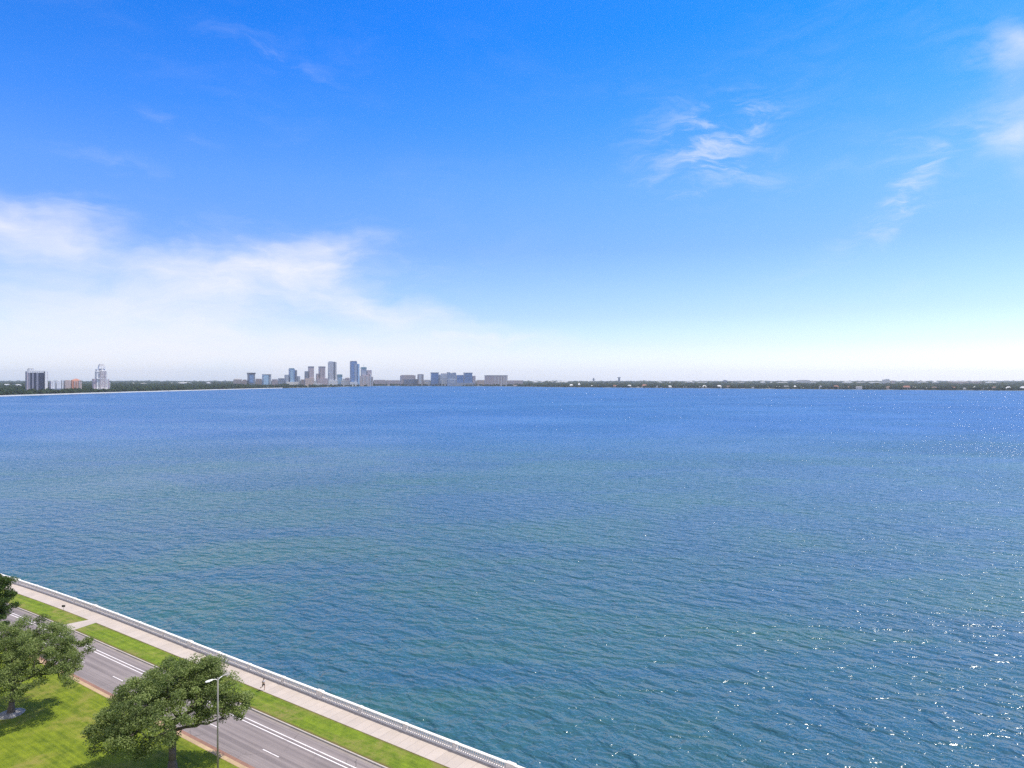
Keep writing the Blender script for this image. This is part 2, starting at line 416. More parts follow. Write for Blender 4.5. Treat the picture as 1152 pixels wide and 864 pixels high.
def post_mesh(w, d, h):
    b = MB(); b.box(-w / 2 - .03, w / 2 + .03, -d / 2 - .03, d / 2 + .03, 0, .19); b.box(-w / 2, w / 2, -d / 2, d / 2, .19, h - .1)
    b.box(-w / 2 - .04, w / 2 + .04, -d / 2 - .04, d / 2 + .04, h - .1, h - .02); b.box(-w / 2 - .04, w / 2 + .04, -d / 2 - .04, d / 2 + .04, h - .02, h + .03, taper=.25)
    return b
post_me = post_mesh(.42, .42, 1.0); pier_me = post_mesh(1.15, .46, 1.05)
first = {}
POSTS = []
k0 = 15.04
for i in range(-20, 19):
    s = k0 + i * 8.15
    if not BS0 < s < BS1: continue
    wide = i % 4 == 0
    POSTS.append((s, .60 if wide else .25))
    nm = 'pier' if wide else 'post'
    if nm not in first:
        o = (pier_me if wide else post_me).build(nm, M_balu); first[nm] = o
    else:
        o = first[nm].copy(); COL.objects.link(o)
    o.location = BP(s, -.21, GZ + .002); o.rotation_euler = (0, 0, -heading(s))
    bal_part(o)
spots = []
for (sa, wa), (sb, wb) in zip(POSTS[:-1], POSTS[1:]):
    a, b = sa + wa + .06, sb - wb - .06; nb = int(round((b - a) / .33))
    spots += [a + (b - a) * (q + .5) / nb for q in range(nb)]
PROF = [(.11, .16), (.11, .21), (.075, .235), (.10, .30), (.125, .40), (.11, .50), (.08, .60), (.065, .68), (.08, .73), (.11, .76), (.11, .81)]
b1 = MB(); b1.ring(PROF, 8)
near = sorted(spots, key=lambda s: -s if s < 82 else 1000 + s)[:100]
nearset = set(near); bo = None
for s in near:
    if bo is None: bo = o = b1.build('baluster', M_balu, smooth=True)
    else: o = bo.copy(); COL.objects.link(o)
    o.location = BP(s, -.21, GZ); bal_part(o)
rest = MB()
for s in spots:
    if s in nearset: continue
    x, y, z = BP(s, -.21, GZ); rest.add([(p[0] + x, p[1] + y, p[2] + z) for p in b1.v], b1.f)
o = rest.build('baluster', M_balu, smooth=True); o['kind'] = 'stuff'; bal_part(o)

# ------------------------------------------------------------------ the bay
def water_mat():
    m, g, p = new_mat('bay_water')
    pos = g.n('ShaderNodeNewGeometry').outputs['Position']
    a = R(-30)
    ca, sa = math.cos(a), math.sin(a)
    E = 0.12
    def h(off):
        P = g.vm('ADD', pos, off)
        u = g.vm('DOT_PRODUCT', P, (ca, sa, 0)); v = g.vm('DOT_PRODUCT', P, (-sa, ca, 0))
        Q = g.xyz(g.m('MULTIPLY', u, .55), v, 0.0)
        n1 = g.noise(Q, .30, 2, .5, .4)
        n2 = g.noise(g.xyz(g.m('MULTIPLY', u, .75), v, 3.0), .75, 3, .55, .5)
        n3 = g.noise(g.vm('ADD', P, (11, 5, 2)), 2.6, 3, .6, .2)
        hh = g.m('ADD', g.m('MULTIPLY', n1, WAVE[0]), g.m('MULTIPLY', n2, WAVE[1]))
        return g.m('ADD', hh, g.m('MULTIPLY', n3, WAVE[2]))
    h0 = h((0, 0, 0)); hx = h((E, 0, 0)); hy = h((0, E, 0))
    patch = g.noise(g.vm('MULTIPLY', pos, (.004, .007, 0)), 1.0, 4, .6, .8)      # gusts: rougher and calmer water
    gust = g.m('ADD', .68, g.m('MULTIPLY', g.smooth(patch, .3, .7), .5))
    sx = g.m('MULTIPLY', g.m('DIVIDE', g.m('SUBTRACT', h0, hx), E), gust); sy = g.m('MULTIPLY', g.m('DIVIDE', g.m('SUBTRACT', h0, hy), E), gust)
    nrm = g.vm('NORMALIZE', g.xyz(sx, sy, 1.0))
    # a slope turned away from the eye is hidden behind its crest: what shows is the crest's near side
    inc = g.n('ShaderNodeNewGeometry').outputs['Incoming']
    dt = g.vm('DOT_PRODUCT', nrm, inc)
    nrm = g.vm('NORMALIZE', g.vm('ADD', nrm, g.vm('SCALE', inc, scale=g.m('MULTIPLY', 2.0, g.m('MAXIMUM', 0.0, g.m('SUBTRACT', .05, dt))))))
    g.l(nrm, p.inputs['Normal'])
    # body colour: greenish over the shallows near the shore, blue over the deep channel, with drifting patches
    x, y, z = g.sep(pos)
    wob = g.m('MULTIPLY', g.m('SUBTRACT', g.noise(g.vm('MULTIPLY', pos, (.0016, .0035, 0)), 1.0, 5, .6), .5), 260.0)
    deep = g.smooth(g.m('ADD', g.m('ADD', y, g.m('MULTIPLY', x, -.10)), wob), 330.0, 640.0)
    pt = g.smooth(g.noise(g.vm('MULTIPLY', pos, (.011, .022, 0)), 1.0, 5, .62, .6), .36, .66)
    shallow = g.mix(pt, (*WCOL[0], 1), (*WCOL[1], 1))
    pd = g.smooth(g.noise(g.vm('MULTIPLY', pos, (.0022, .006, 0)), 1.0, 5, .6, .6), .35, .65)
    dcol = g.mix(pd, (*WCOL[2], 1), (*WCOL[3], 1))
    g.l(g.mix(deep, shallow, dcol), p.inputs['Base Color'])
    p.inputs['Roughness'].default_value = WROUGH; p.inputs['IOR'].default_value = 1.333
    return m
WAVE = (1.45, .62, .118); WROUGH = .15
WCOL = [(.026, .092, .148), (.034, .110, .112), (.012, .084, .225), (.020, .102, .232)]
M_water = water_mat()
vs = []; fs = []
rows = [-200, 40, 90, 150, 250, 400, 700, 1200, 2000, 3500, 6000, 10000, 13800]
cols = [-13800, -6000, -2500, -1200, -500, -200, -80, 0, 80, 200, 500, 1200, 2500, 6000, 13800]
for yy in rows:
    for xx in cols: vs.append((xx, yy, 0.0))
nc = len(cols)
for i in range(len(rows) - 1):
    for j in range(nc - 1): fs.append((i * nc + j, i * nc + j + 1, (i + 1) * nc + j + 1, (i + 1) * nc + j))
setting(mesh_obj('water', vs, fs, M_water))

# ------------------------------------------------------------------ the air
hz = MB(); hz.box(-14000, 14000, -600, 14200, -5.0, 230.0)
m = bpy.data.materials.new('haze_air'); m.use_nodes = True
hn = m.node_tree; hn.nodes.remove(hn.nodes['Principled BSDF'])
pv = hn.nodes.new('ShaderNodeVolumePrincipled'); pv.inputs['Color'].default_value = (.88, .95, 1.0, 1); pv.inputs['Density'].default_value = 4e-5; pv.inputs['Anisotropy'].default_value = .25
hn.links.new(pv.outputs[0], hn.nodes['Material Output'].inputs['Volume'])
hzo = hz.build('haze', m); hzo['kind'] = 'stuff'

# ------------------------------------------------------------------ street lamp and small sign
M_pole = plain('weathered_grey_metal', (.27, .255, .225), .55, .1, 3.0, metal=.3)
M_lampw = plain('white_enamel', (.78, .78, .76), .4, .05, 3.0)
M_dark = plain('dark_metal', (.04, .04, .045), .5, .2, 3.0)
M_glassy = plain('lamp_glass', (.55, .56, .55), .15, .05, 3.0)
lx, ly, _ = gp(245, 880)
lh = CAMZ - GZ - (763 - HZ) / F * ly
lamp = empty('street_lamp', (lx, ly, GZ - .01), rz=R(55), label='tall grey street lamp with twin arms standing in front of the bottom oak', cat='street lamp')
b = MB(); b.ring([(.22, 0), (.22, .12), (.13, .2), (.12, .5)], 12); b.build('base', M_pole, lamp, True)
b = MB(); b.tube([(0, 0, .5), (0, 0, lh * .5), (0, 0, lh)], [.11, .095, .075], 12); b.ring([(.09, lh - .06), (.10, lh), (.05, lh + .10)], 10); b.build('pole', M_pole, lamp, True)
for sgn in (-1, 1):
    b = MB(); b.tube([(0, 0, lh - .25), (sgn * .25, 0, lh - .02), (sgn * .6, 0, lh + .06)], [.05, .045, .04], 8); b.build('arm', M_lampw, lamp, True)
    hb = MB(); x0 = sgn * .55
    pr = [(0, .07, .05), (.12, .12, .07), (.45, .20, .09), (.75, .19, .08), (.92, .10, .05)]
    v = []
    for q, w_, t_ in pr:
        for k in range(10):
            an = 2 * math.pi * k / 10; v.append((x0 + sgn * q, w_ * math.cos(an), lh + .07 + .03 * q + t_ * math.sin(an)))
    f = []
    for i in range(4):
        for k in range(10): f.append((i * 10 + k, i * 10 + (k + 1) % 10, (i + 1) * 10 + (k + 1) % 10, (i + 1) * 10 + k))
    f.append(tuple(range(10))); f.append(tuple(40 + k for k in range(9, -1, -1)))
    hb.add(v, f); ho = hb.build('lamp_head', M_lampw if sgn < 0 else M_pole, lamp, True)
    lb = MB(); lb.ring([(.12, lh - .06), (.14, lh + .02)], 10, x0 + sgn * .5, 0); lb.build('lens', M_glassy, ho, True)
sx_, sy_, _ = gp(71.5, 687.6)
sg = empty('small_sign', (sx_, sy_, GZ - .01), rz=R(10), label='small dark sign on a thin post at the edge of the sidewalk', cat='sign')
b = MB(); b.tube([(0, 0, 0), (0, 0, 1.12)], .028, 8); b.build('post', M_pole, sg)
b = MB(); b.box(-.31, .31, -.045, -.03, .82, 1.22); b.build('panel', M_dark, sg)
# ------------------------------------------------------------------ the far shore
SHORE = [(-900, 476), (-300, 455), (-60, 447.6), (0, 446.1), (100, 442.9), (150, 441.4), (220, 439.4), (290, 437.5), (340, 436.3), (370, 435.6), (400, 434.8), (430, 434.2), (500, 434.3), (560, 434.6), (620, 435.5),
         (700, 436.1), (780, 436.8), (850, 437.4), (970, 438.4), (1060, 439.0), (1152, 439.7), (1300, 441), (1900, 446)]
def shore_y(px):
    for (a, ya), (b, yb) in zip(SHORE[:-1], SHORE[1:]):
        if a <= px <= b: return ya + (yb - ya) * (px - a) / (b - a)
def shoreD(px): return F * CAMZ / (shore_y(px) - HZ)
def at(px, D, z=GZ): return Vector(((px - CX) / F * D, D, z))
def ztop(py, D): return CAMZ + (HZ - py) / F * D

def land_mat():
    m, g, p = new_mat('far_land')
    pos = g.n('ShaderNodeNewGeometry').outputs['Position']
    n = g.noise(g.vm('MULTIPLY', pos, (.012, .012, .012)), 1.0, 5, .65)
    g.l(g.ramp(n, [(.35, (.035, .05, .025)), (.52, (.075, .08, .045)), (.6, (.26, .25, .23)), (.68, (.06, .07, .04))]), p.inputs['Base Color'])
    p.inputs['Roughness'].default_value = .95
    return m
M_land = land_mat()
pxs = list(range(-900, 1901, 20)); v = []; f = []
for px in pxs:
    d0 = shoreD(px)
    for q, D in enumerate((d0, d0 + 25, d0 + 600, 8000, 13700)):
        j = 10 * mnoise.noise(Vector((px * .02, 0, 0))) if q == 0 else 0
        v.append(tuple(at(px, D + j, (-1.0, GZ, GZ + .2, GZ + 1, 4.0)[q])))
for i in range(len(pxs) - 1):
    for q in range(4): f.append((i * 5 + q, (i + 1) * 5 + q, (i + 1) * 5 + q + 1, i * 5 + q + 1))
setting(mesh_obj('land', v, f, M_land))

# pale seawall and promenade of the bay road where it curves away on the left
def along(px0, px1, off, step=4):
    n = int((px1 - px0) / step); return [at(px0 + (px1 - px0) * i / n, shoreD(px0 + (px1 - px0) * i / n) + off, 0) for i in range(n + 1)]
M_farwall = plain('far_pale_wall', (.66, .64, .60), .85, .14, .03)
a = along(-120, 318, -5); b_ = along(-120, 318, -3.8); v = []; f = []
for i, (p, q) in enumerate(zip(a, b_)):
    h = 3.5 + .25 * mnoise.noise(Vector((i * .31, 1, 0)))
    v += [(p.x, p.y, -1), (p.x, p.y, h), (q.x, q.y, h), (q.x, q.y, -1)]
    if i:
        k = 4 * (i - 1); f += [(k + j, k + 4 + j, k + 4 + (j + 1) % 4, k + (j + 1) % 4) for j in range(4)]
prop(mesh_obj('seawall', v, f, M_farwall), 'thin pale seawall along the far shore under the dark trees on the left', 'seawall')
a = along(-120, 318, -3.6); b_ = along(-120, 318, 16); v = []; f = []
for i, (p, q) in enumerate(zip(a, b_)):
    v += [(p.x, p.y, GZ + .35), (q.x, q.y, GZ + .5)]
    if i: k = 2 * (i - 1); f.append((k, k + 2, k + 3, k + 1))
setting(mesh_obj('promenade', v, f, M_farwall))

# far woods that read as one mass: rounded, ragged crowns over the whole land
def far_leaf(name, a, b):
    m, g, p = new_mat(name)
    tc = g.n('ShaderNodeNewGeometry').outputs['Position']
    n = g.m('ADD', g.m('MULTIPLY', g.noise(tc, .02, 3, .6), .5), g.m('MULTIPLY', g.noise(tc, .22, 3, .7), .5))
    g.l(g.ramp(n, [(.35, a), (.65, b)]), p.inputs['Base Color']); p.inputs['Roughness'].default_value = .9; p.inputs['Specular IOR Level'].default_value = .1
    return m
M_wood = far_leaf('far_woods_leaf', (.010, .022, .014), (.034, .052, .024))
bm = bmesh.new(); bmesh.ops.create_icosphere(bm, subdivisions=2, radius=1.0)
ICO_V = np.array([v_.co[:] for v_ in bm.verts]); ICO_F = np.array([[x.index for x in f_.verts] for f_ in bm.faces]); bm.free()
bm = bmesh.new(); bmesh.ops.create_icosphere(bm, subdivisions=1, radius=1.0)
ICO1_V = np.array([v_.co[:] for v_ in bm.verts]); ICO1_F = np.array([[x.index for x in f_.verts] for f_ in bm.faces]); bm.free()
nr = np.random.RandomState(5)
KEEP = []                                        # (px0, px1, D) of buildings: no trees stand in front of their fronts beyond eye level
def grove(name, items, coarse=False):
    IV, IF = (ICO1_V, ICO1_F) if coarse else (ICO_V, ICO_F)
    V = []; Fc = []
    for k, (x, y, z, r, h) in enumerate(items):
        j = 1 + .28 * nr.randn(len(IV), 1).clip(-1.6, 1.6) * .8
        p = IV * j * np.array([r, r, h]); a = nr.rand() * 6.28
        p = np.stack([p[:, 0] * math.cos(a) - p[:, 1] * math.sin(a), p[:, 0] * math.sin(a) + p[:, 1] * math.cos(a), p[:, 2]], 1)
        V.append(p + np.array([x, y, z])); Fc.append(IF + k * len(IV))
    o = mesh_obj(name, np.concatenate(V).tolist(), np.concatenate(Fc).tolist(), M_wood)
    o['kind'] = 'stuff'; return o
items = []
for row in range(16):                             # shore woods
    px = -70.0
    while px < 1230:
        d0 = shoreD(px); D = d0 + 22 + row * (26 + row * 6) + nr.rand() * 30
        dens = 1.0
        if 300 < px < 445: dens = .35 if row < 3 else .25
        elif 445 <= px < 600: dens = .35
        elif px >= 600: dens = .62 if row < 2 else .85
        big = 1.18 if px < 280 else .92
        if nr.rand() < dens:
            r = (5 + 4.5 * nr.rand()) * big; h = (5.0 + 3.4 * nr.rand()) * big
            p = at(px, D); items.append((p.x, p.y, GZ + h * .72, r, h))
        px += (5.5 + 8 * nr.rand()) * F / D * (1.0 if px < 300 else 1.25)
grove('woods', items)
items = []
for row in range(26):                             # the wide plain of trees and roofs behind
    D0 = 3300 + row * 120 + row * row * 11.5
    px = -120.0
    while px < 1290:
        D = D0 + nr.rand() * 260
        if D > shoreD(px) + 700 and nr.rand() < (.8 if not 290 < px < 600 or D > 6200 else .3):
            k = 1 + D / 7000
            r = (9 + 16 * nr.rand()) * k; h = (6.5 + 5.5 * nr.rand() ** 2) * (1 + D / 22000)
            p = at(px, D, 0); items.append((p.x, p.y, GZ + 1 + h * .5, r, h))
        px += (22 + 26 * nr.rand()) * (1 + D / 9000) * F / D
grove('woods', items, True)

# ---------------- buildings
FM = {}
def fm(key, wall, glass, **kw):
    FM[key] = facade('front_' + key, wall, glass, **kw); return FM[key]
fm('navy', (.10, .11, .16), (.03, .045, .10), floor=3.4, bay=3.0, fh=.62, fw=.8)
fm('navydark', (.06, .07, .11), (.02, .03, .07), floor=3.4, bay=4.0, fh=.7, fw=.9)
fm('rib', (.25, .26, .33), (.16, .17, .22), floor=3.4, bay=9, fh=.3, fw=.3)
fm('beige', (0.8, 0.8, 0.8), (0.499, 0.466, 0.449), floor=3.4, bay=7, fh=.3, fw=.25)
fm('cream', (0.8, 0.8, 0.8), (0.266, 0.283, 0.333), floor=3.3, bay=5, fh=.5, fw=.5)
fm('ivory', (.78, .74, .70), (.36, .35, .38), floor=3.3, bay=6, fh=.6, fw=.35, vert=True)
fm('mauve', (0.566, 0.483, 0.516), (0.2, 0.2, 0.266), floor=3.6, bay=4, fh=.5, fw=.6)
fm('brown', (.47, .41, .40), (.18, .18, .22), floor=3.6, bay=3.6, fh=.45, fw=.6)
fm('pink', (.56, .46, .43), (.28, .25, .27), floor=3.6, bay=6, fh=.4, fw=.5)
fm('orange', (0.728, 0.351, 0.234), (0.26, 0.169, 0.156), floor=3.3, bay=5, fh=.45, fw=.45)
fm('greyblue', (0.433, 0.483, 0.566), (0.15, 0.2, 0.3), floor=3.7, bay=2.4, fh=.55, fw=.65)
fm('stripe', (0.666, 0.682, 0.732), (0.2, 0.233, 0.333), floor=3.8, bay=3.2, fh=.6, fw=.5, vert=True)
fm('blue', (0.233, 0.366, 0.599), (0.0832, 0.183, 0.399), floor=3.8, bay=3.0, fh=.72, fw=.85)
fm('paleblue', (0.449, 0.632, 0.799), (0.2, 0.366, 0.566), floor=3.8, bay=3.0, fh=.7, fw=.85)
fm('teal', (0.216, 0.399, 0.466), (0.0666, 0.166, 0.233), floor=3.8, bay=3.0, fh=.7, fw=.85)
fm('slate', (0.25, 0.283, 0.366), (0.0832, 0.116, 0.183), floor=3.7, bay=3.0, fh=.6, fw=.75)
fm('white', (.74, .74, .75), (.30, .33, .38), floor=3.5, bay=6, fh=.4, fw=.5)
fm('greywhite', (0.8, 0.8, 0.8), (0.266, 0.316, 0.416), floor=3.4, bay=5, fh=.5, fw=.6)
M_flat = plain('gravel_roof', (.40, .39, .38), .9, .1, .1)
M_terra = plain('terracotta_roof', (.40, .19, .14), .85, .12, .3)
M_slateroof = plain('grey_shingle_roof', (.26, .26, .28), .85, .12, .3)
M_whiteroof = plain('white_roof', (.80, .80, .80), .7, .05, .3)
M_brownroof = plain('brown_shingle_roof', (.22, .15, .12), .85, .12, .3)
M_copper = plain('pale_metal_roof', (.44, .44, .46), .5, .08, .2)

def building(name, D, px0, px1, label, cat, parts, group=None, depth=None, rot=0.0, base=GZ):
    """parts: (name, px0, px1, py_top, py_bottom or None, material key, front offset m, depth m)"""
    cx = (px0 + px1) / 2; D = max(D, shoreD(cx) + 75); x0 = (cx - CX) / F * D
    face = -math.atan((cx - CX) / F)
    b = empty(name, (x0, D, base), rz=face + R(rot), label=label, cat=cat, group=group)
    sc = D / F / math.cos(face)                   # a tall front turned to the eye, pixels to metres across
    made = {}
    for pt in parts:
        nm, a, c, yt, yb, mk, off, dep = pt[:8]
        k = 1.0 / (math.cos(R(rot)) + .0)
        xa = (a - cx) * sc * math.cos(face) ** 2 * k; xc = (c - cx) * sc * math.cos(face) ** 2 * k
        xa = min(xa + dep * math.sin(R(rot)) * .8, xa + (xc - xa) * .3) if rot else xa
        z1 = ztop(yt, D) - base; z0 = -1.0 if yb is None else ztop(yb, D) - base
        mb = MB(); kind = pt[8] if len(pt) > 8 else 'box'
        if kind == 'box': mb.box(xa, xc, off, off + dep, z0, z1)
        elif kind == 'cone': mb.box(xa, xc, off, off + dep, z0, z1, taper=.93)
        elif kind == 'dome':
            rr = (xc - xa) / 2; zz = z1 - z0
            mb.ring([(rr, z0), (rr * .98, z0 + zz * .4), (rr * .86, z0 + zz * .68), (rr * .55, z0 + zz * .9), (rr * .15, z1)], 18, (xa + xc) / 2, off + dep / 2)
        elif kind == 'taper2': mb.box(xa, xc, off, off + dep, z0, z1, taper=.16)
        elif kind == 'taper': mb.box(xa, xc, off, off + dep, z0, z1, taper=.35)
        elif kind == 'hip': mb.gable(xa, xc, off, off + dep, z0, z1, hip=min(dep * .45, (xc - xa) * .4))
        elif kind == 'wedge':                     # a top that slopes down to the right
            zl, zr = z1, z0 + (z1 - z0) * .12
            mb.add([(xa, off, z0), (xc, off, z0), (xc, off + dep, z0), (xa, off + dep, z0), (xa, off, zl), (xc, off, zr), (xc, off + dep, zr), (xa, off + dep, zl)],
                   [(3, 2, 1, 0), (4, 5, 6, 7), (0, 1, 5, 4), (1, 2, 6, 5), (2, 3, 7, 6), (3, 0, 4, 7)])
        elif kind == 'round':
            rr = (xc - xa) / 2; mb.ring([(rr, z0), (rr, z1 - rr * .12), (rr * .8, z1)], 16, (xa + xc) / 2, off + rr)
        elif kind == 'spire': mb.ring([(( xc - xa) / 2, z0), ((xc - xa) * .3, z0 + (z1 - z0) * .35), ((xc - xa) * .06, z1)], 10, (xa + xc) / 2, off + dep / 2)
        parent = b
        if len(pt) > 9: parent = made[pt[9]]
        mat = FM[mk] if isinstance(mk, str) else mk
        made[nm] = mb.build(nm, mat, parent)
    return b

# left cluster by the bay road
D = 2120
pa = [('core', 29.6, 53.6, 418.2, None, 'navy', 1.2, 30)]
for a, c in ((31.9, 34.0), (36.0, 38.0), (40.8, 43.2), ): pa.append(('rib', a, c, 418.0, None, 'rib', .2, 1.4))
for a, c in ((34.0, 36.0), (38.0, 40.8), (43.2, 49.2)): pa.append(('window_strip', a, c, 419.4, 439.5, 'navydark', .8, .7))
pa += [('corner_column', 29.3, 30.6, 417.8, None, 'rib', -.3, 14), ('balcony_column', 30.6, 31.9, 417.8, None, 'mauve', .3, 1.2), ('side_slab', 49.2, 53.5, 417.5, None, 'beige', -1.2, 30), ('end_wall', 53.5, 54.2, 417.9, None, 'mauve', 2, 26),
       ('roof', 31, 50, 417.2, 418.2, M_flat, 4, 20), ('parapet', 30.2, 49.2, 417.5, 419.4, 'white', .1, .6), ('penthouse', 31.6, 39.4, 415.0, 417.2, 'greywhite', 6, 14), ('canopy', 32.4, 38.4, 414.4, 415.0, M_flat, 7, 12), ('porch', 33, 37, 438.8, None, 'white', -6, 6)]
building('apartment_tower', D, 29, 54, 'broad dark blue apartment tower with pale ribs and a beige slab on its right side', 'apartment tower', pa, rot=11)
building('apartment_block', 2160, 56, 69.6, 'low pale blue-grey apartment block right of the dark ribbed tower', 'apartment block', rot=10, parts=
         [('block', 56.2, 62.3, 428.6, None, 'greywhite', 0, 22), ('block', 62.6, 69.2, 428.4, None, 'greywhite', 2, 22), ('stair_tower', 69.2, 71.6, 427.2, None, 'white', 1, 18), ('garage', 56, 71, 437.2, None, 'slate', -8, 8), ('penthouse', 64, 67, 427.6, 428.4, 'greywhite', 6, 10)])
building('service_tower', 2190, 54.4, 56.2, 'narrow dark service block squeezed beside the beige tower slab', 'building', [('shaft', 54.5, 56.1, 432.0, None, 'slate', 0, 14), ('roof', 54.6, 56.0, 431.7, 432.0, M_flat, 2, 10)])
building('beige_apartments', 2230, 72, 80, 'beige mid-rise apartment block left of the orange-roofed one', 'apartment block', rot=10, parts=
         [('block', 72.0, 79.9, 428.3, None, 'pink', 0, 22), ('roof', 72.4, 79.6, 427.6, 428.3, M_brownroof, 2, 18, 'hip')])
building('orange_apartments', 2140, 80, 92, 'salmon orange apartment block with a red hipped roof', 'apartment block', rot=10, parts=
         [('block', 80.1, 88.2, 428.0, None, 'orange', 0, 24), ('end_wall', 88.2, 89.4, 428.2, None, 'white', -.8, 22), ('wing', 89.4, 92.3, 429.0, None, 'pink', 4, 18),
          ('roof', 79.6, 91.6, 426.0, 428.0, M_terra, 0, 24, 'hip'), ('podium', 80, 90, 439.4, None, 'orange', -5, 5), ('bay_front', 83.4, 84.6, 428.6, 439, 'pink', -1.2, 1.3), ('bay_front', 86, 87.2, 428.6, 439, 'pink', -1.2, 1.3)])
D = 2140
pa = [('wing', 104.1, 109.6, 426.2, None, 'mauve', 3, 24), ('wing', 120.4, 123.2, 426.4, None, 'mauve', 4, 22), ('tower', 107.2, 120.8, 418.4, None, 'cream', 1.5, 28), ('bay_front', 112.0, 120.0, 417.0, None, 'ivory', -.8, 26),
      ('shoulder', 107.8, 111.8, 415.2, 418.4, 'cream', 3, 18), ('upper_tower', 109.9, 119.9, 413.9, 418.4, 'cream', 1, 24, 'dome'), ('crown', 110.0, 119.4, 412.0, 414.8, 'cream', 2, 22, 'taper2'),
      ('roof', 110.8, 118.4, 409.4, 412.0, M_copper, 4, 18, 'taper'), ('turret', 116.9, 119.0, 412.4, 415.0, 'cream', 1.6, 8, 'taper'),
      ('cornice', 106.9, 121.1, 425.6, 426.5, 'white', -1.2, 32), ('cornice', 107.0, 112.0, 418.0, 418.8, 'white', .8, 20), ('podium', 103.6, 121.4, 438.2, None, 'cream', -8, 12), ('entrance', 111.6, 117.6, 436.8, None, 'ivory', -11, 8), ('end_pier', 120.0, 121.1, 426.5, None, 'white', -1.5, 3), ('end_pier', 123.2, 124.2, 430.0, None, 'white', 3, 10)]
for a, c in ((112.6, 113.4), (115.0, 115.7), (117.4, 118.3)): pa.append(('window_bay', a, c, 417.8, 436.0, 'mauve', -1.3, .6))
building('ornate_tower', D, 104, 124, 'stepped ivory apartment tower rising to a pointed grey crown', 'apartment tower', pa, rot=11)

# downtown
def tower(D, px0, px1, label, parts, name='office_tower', cat='office tower', **kw): return building(name, D, px0, px1, label, cat, parts, rot=14 if px1 < 421 else 8, **kw)
tower(4700, 278, 287.5, 'squat dark navy tower with a flared top, leftmost of downtown', [('shaft', 278.6, 287.0, 420.6, None, 'slate', 0, 45), ('crown', 277.9, 287.6, 419.3, 420.8, 'navydark', -2, 50), ('glass_face', 280.6, 285.2, 421.6, 430.5, 'blue', -1.2, 1.4)])
tower(4750, 295, 305, 'short pale blue glass tower with a flat top beside the squat navy one', [('shaft', 295.2, 302.2, 421.4, None, 'paleblue', 0, 45), ('side_face', 302.2, 305.2, 421.4, None, 'greyblue', 2, 40), ('roof', 295.0, 305.3, 420.9, 421.4, M_copper, -1, 46)])
tower(4900, 320.5, 338, 'stepped blue glass tower cluster, left of the brown notched tower', [('shaft', 325.0, 331.8, 415.2, None, 'blue', 0, 40), ('crown', 325.4, 331.2, 414.2, 415.2, 'teal', 3, 34), ('wing', 320.5, 325.0, 421.6, None, 'greyblue', 3, 40), ('wing', 331.8, 334.4, 416.3, None, 'slate', 4, 36), ('annex', 334.4, 338.0, 423.2, None, 'greyblue', 6, 30), ('podium', 322, 336, 429.6, None, 'white', -8, 8), ('glass_face', 326.6, 330.0, 416.2, 429.6, 'paleblue', -1, 1.2)])
tower(4850, 343, 353.5, 'brown tower with a lower shoulder on its left', [('shaft', 346.8, 353.3, 413.2, None, 'mauve', 0, 40), ('crown', 346.6, 353.4, 412.1, 413.3, 'slate', -1, 42), ('wing', 343.0, 346.8, 417.6, None, 'slate', 2, 38), ('podium', 343.0, 353.4, 425.4, None, 'pink', -6, 7)])
tower(4950, 356, 366, 'mauve tower with a dark cap and a low left annex', [('shaft', 358.6, 366.0, 413.3, None, 'mauve', 0, 40), ('crown', 358.4, 366.2, 412.2, 413.4, 'slate', -1, 42), ('annex', 356.0, 358.6, 420.3, None, 'pink', 3, 34), ('podium', 356.5, 368.6, 425.6, None, 'mauve', -6, 7), ('rib', 360.4, 361.2, 413.4, 425.6, 'brown', -1, 1.2), ('rib', 363.4, 364.2, 413.4, 425.6, 'brown', -1, 1.2)])
tower(4800, 369, 379, 'tall grey tower with a bright right side, left of the dark-topped short one', [('shaft', 369.2, 375.4, 407.6, None, 'stripe', 0, 44), ('dark_face', 375.4, 376.8, 406.9, None, 'slate', 1, 43), ('side_face', 376.8, 378.9, 407.2, None, 'white', 2, 42), ('penthouse', 370.2, 374.6, 406.5, 407.6, 'greyblue', 5, 30), ('podium', 369.0, 379.6, 427.8, None, 'greywhite', -6, 8)])
tower(5000, 379, 385, 'short teal-topped building between the two tallest downtown towers', [('shaft', 379.2, 385.0, 424.0, None, 'paleblue', 0, 30), ('crown', 379.0, 385.2, 421.2, 424.0, 'teal', -1, 32)])
tower(4600, 394, 405, 'tallest blue glass tower with a lower right shoulder', [('shaft', 394.0, 401.8, 407.0, None, 'blue', 0, 44), ('crown', 394.2, 401.4, 406.1, 407.0, 'slate', 2, 40), ('shoulder', 401.8, 404.6, 409.3, None, 'paleblue', 3, 40), ('glass_face', 398.8, 401.2, 409, 430, 'greyblue', -1, 1.2), ('podium', 393.4, 402, 429.6, None, 'greywhite', -6, 7)])
tower(4750, 406, 418.6, 'mauve stepped tower with a dark upper block, rightmost of downtown', [('shaft', 406.2, 412.4, 413.9, None, 'greyblue', 4, 36), ('crown', 406.0, 412.6, 413.0, 415.2, 'teal', 3, 38), ('wing', 412.4, 418.3, 416.4, None, 'mauve', 2, 38), ('mast', 410.0, 410.3, 409.6, 413.0, M_copper, 20, 2)])
tower(4560, 400.5, 419.8, 'low beige striped block in front of the rightmost downtown tower', [('block', 401.6, 416.2, 423.0, None, 'pink', 0, 40), ('upper_floor', 407.4, 415.0, 421.8, 423.0, 'mauve', 4, 30), ('end_wall', 416.2, 417.6, 420.4, None, 'white', -1, 36), ('side_wing', 417.6, 419.9, 423.8, None, 'brown', 1, 36), ('rib', 404.4, 405.0, 423.4, 432, 'cream', -1, 1.2), ('rib', 408.4, 409.0, 423.4, 432, 'cream', -1, 1.2), ('rib', 412.4, 413.0, 423.4, 432, 'cream', -1, 1.2)], name='office_block', cat='office block')
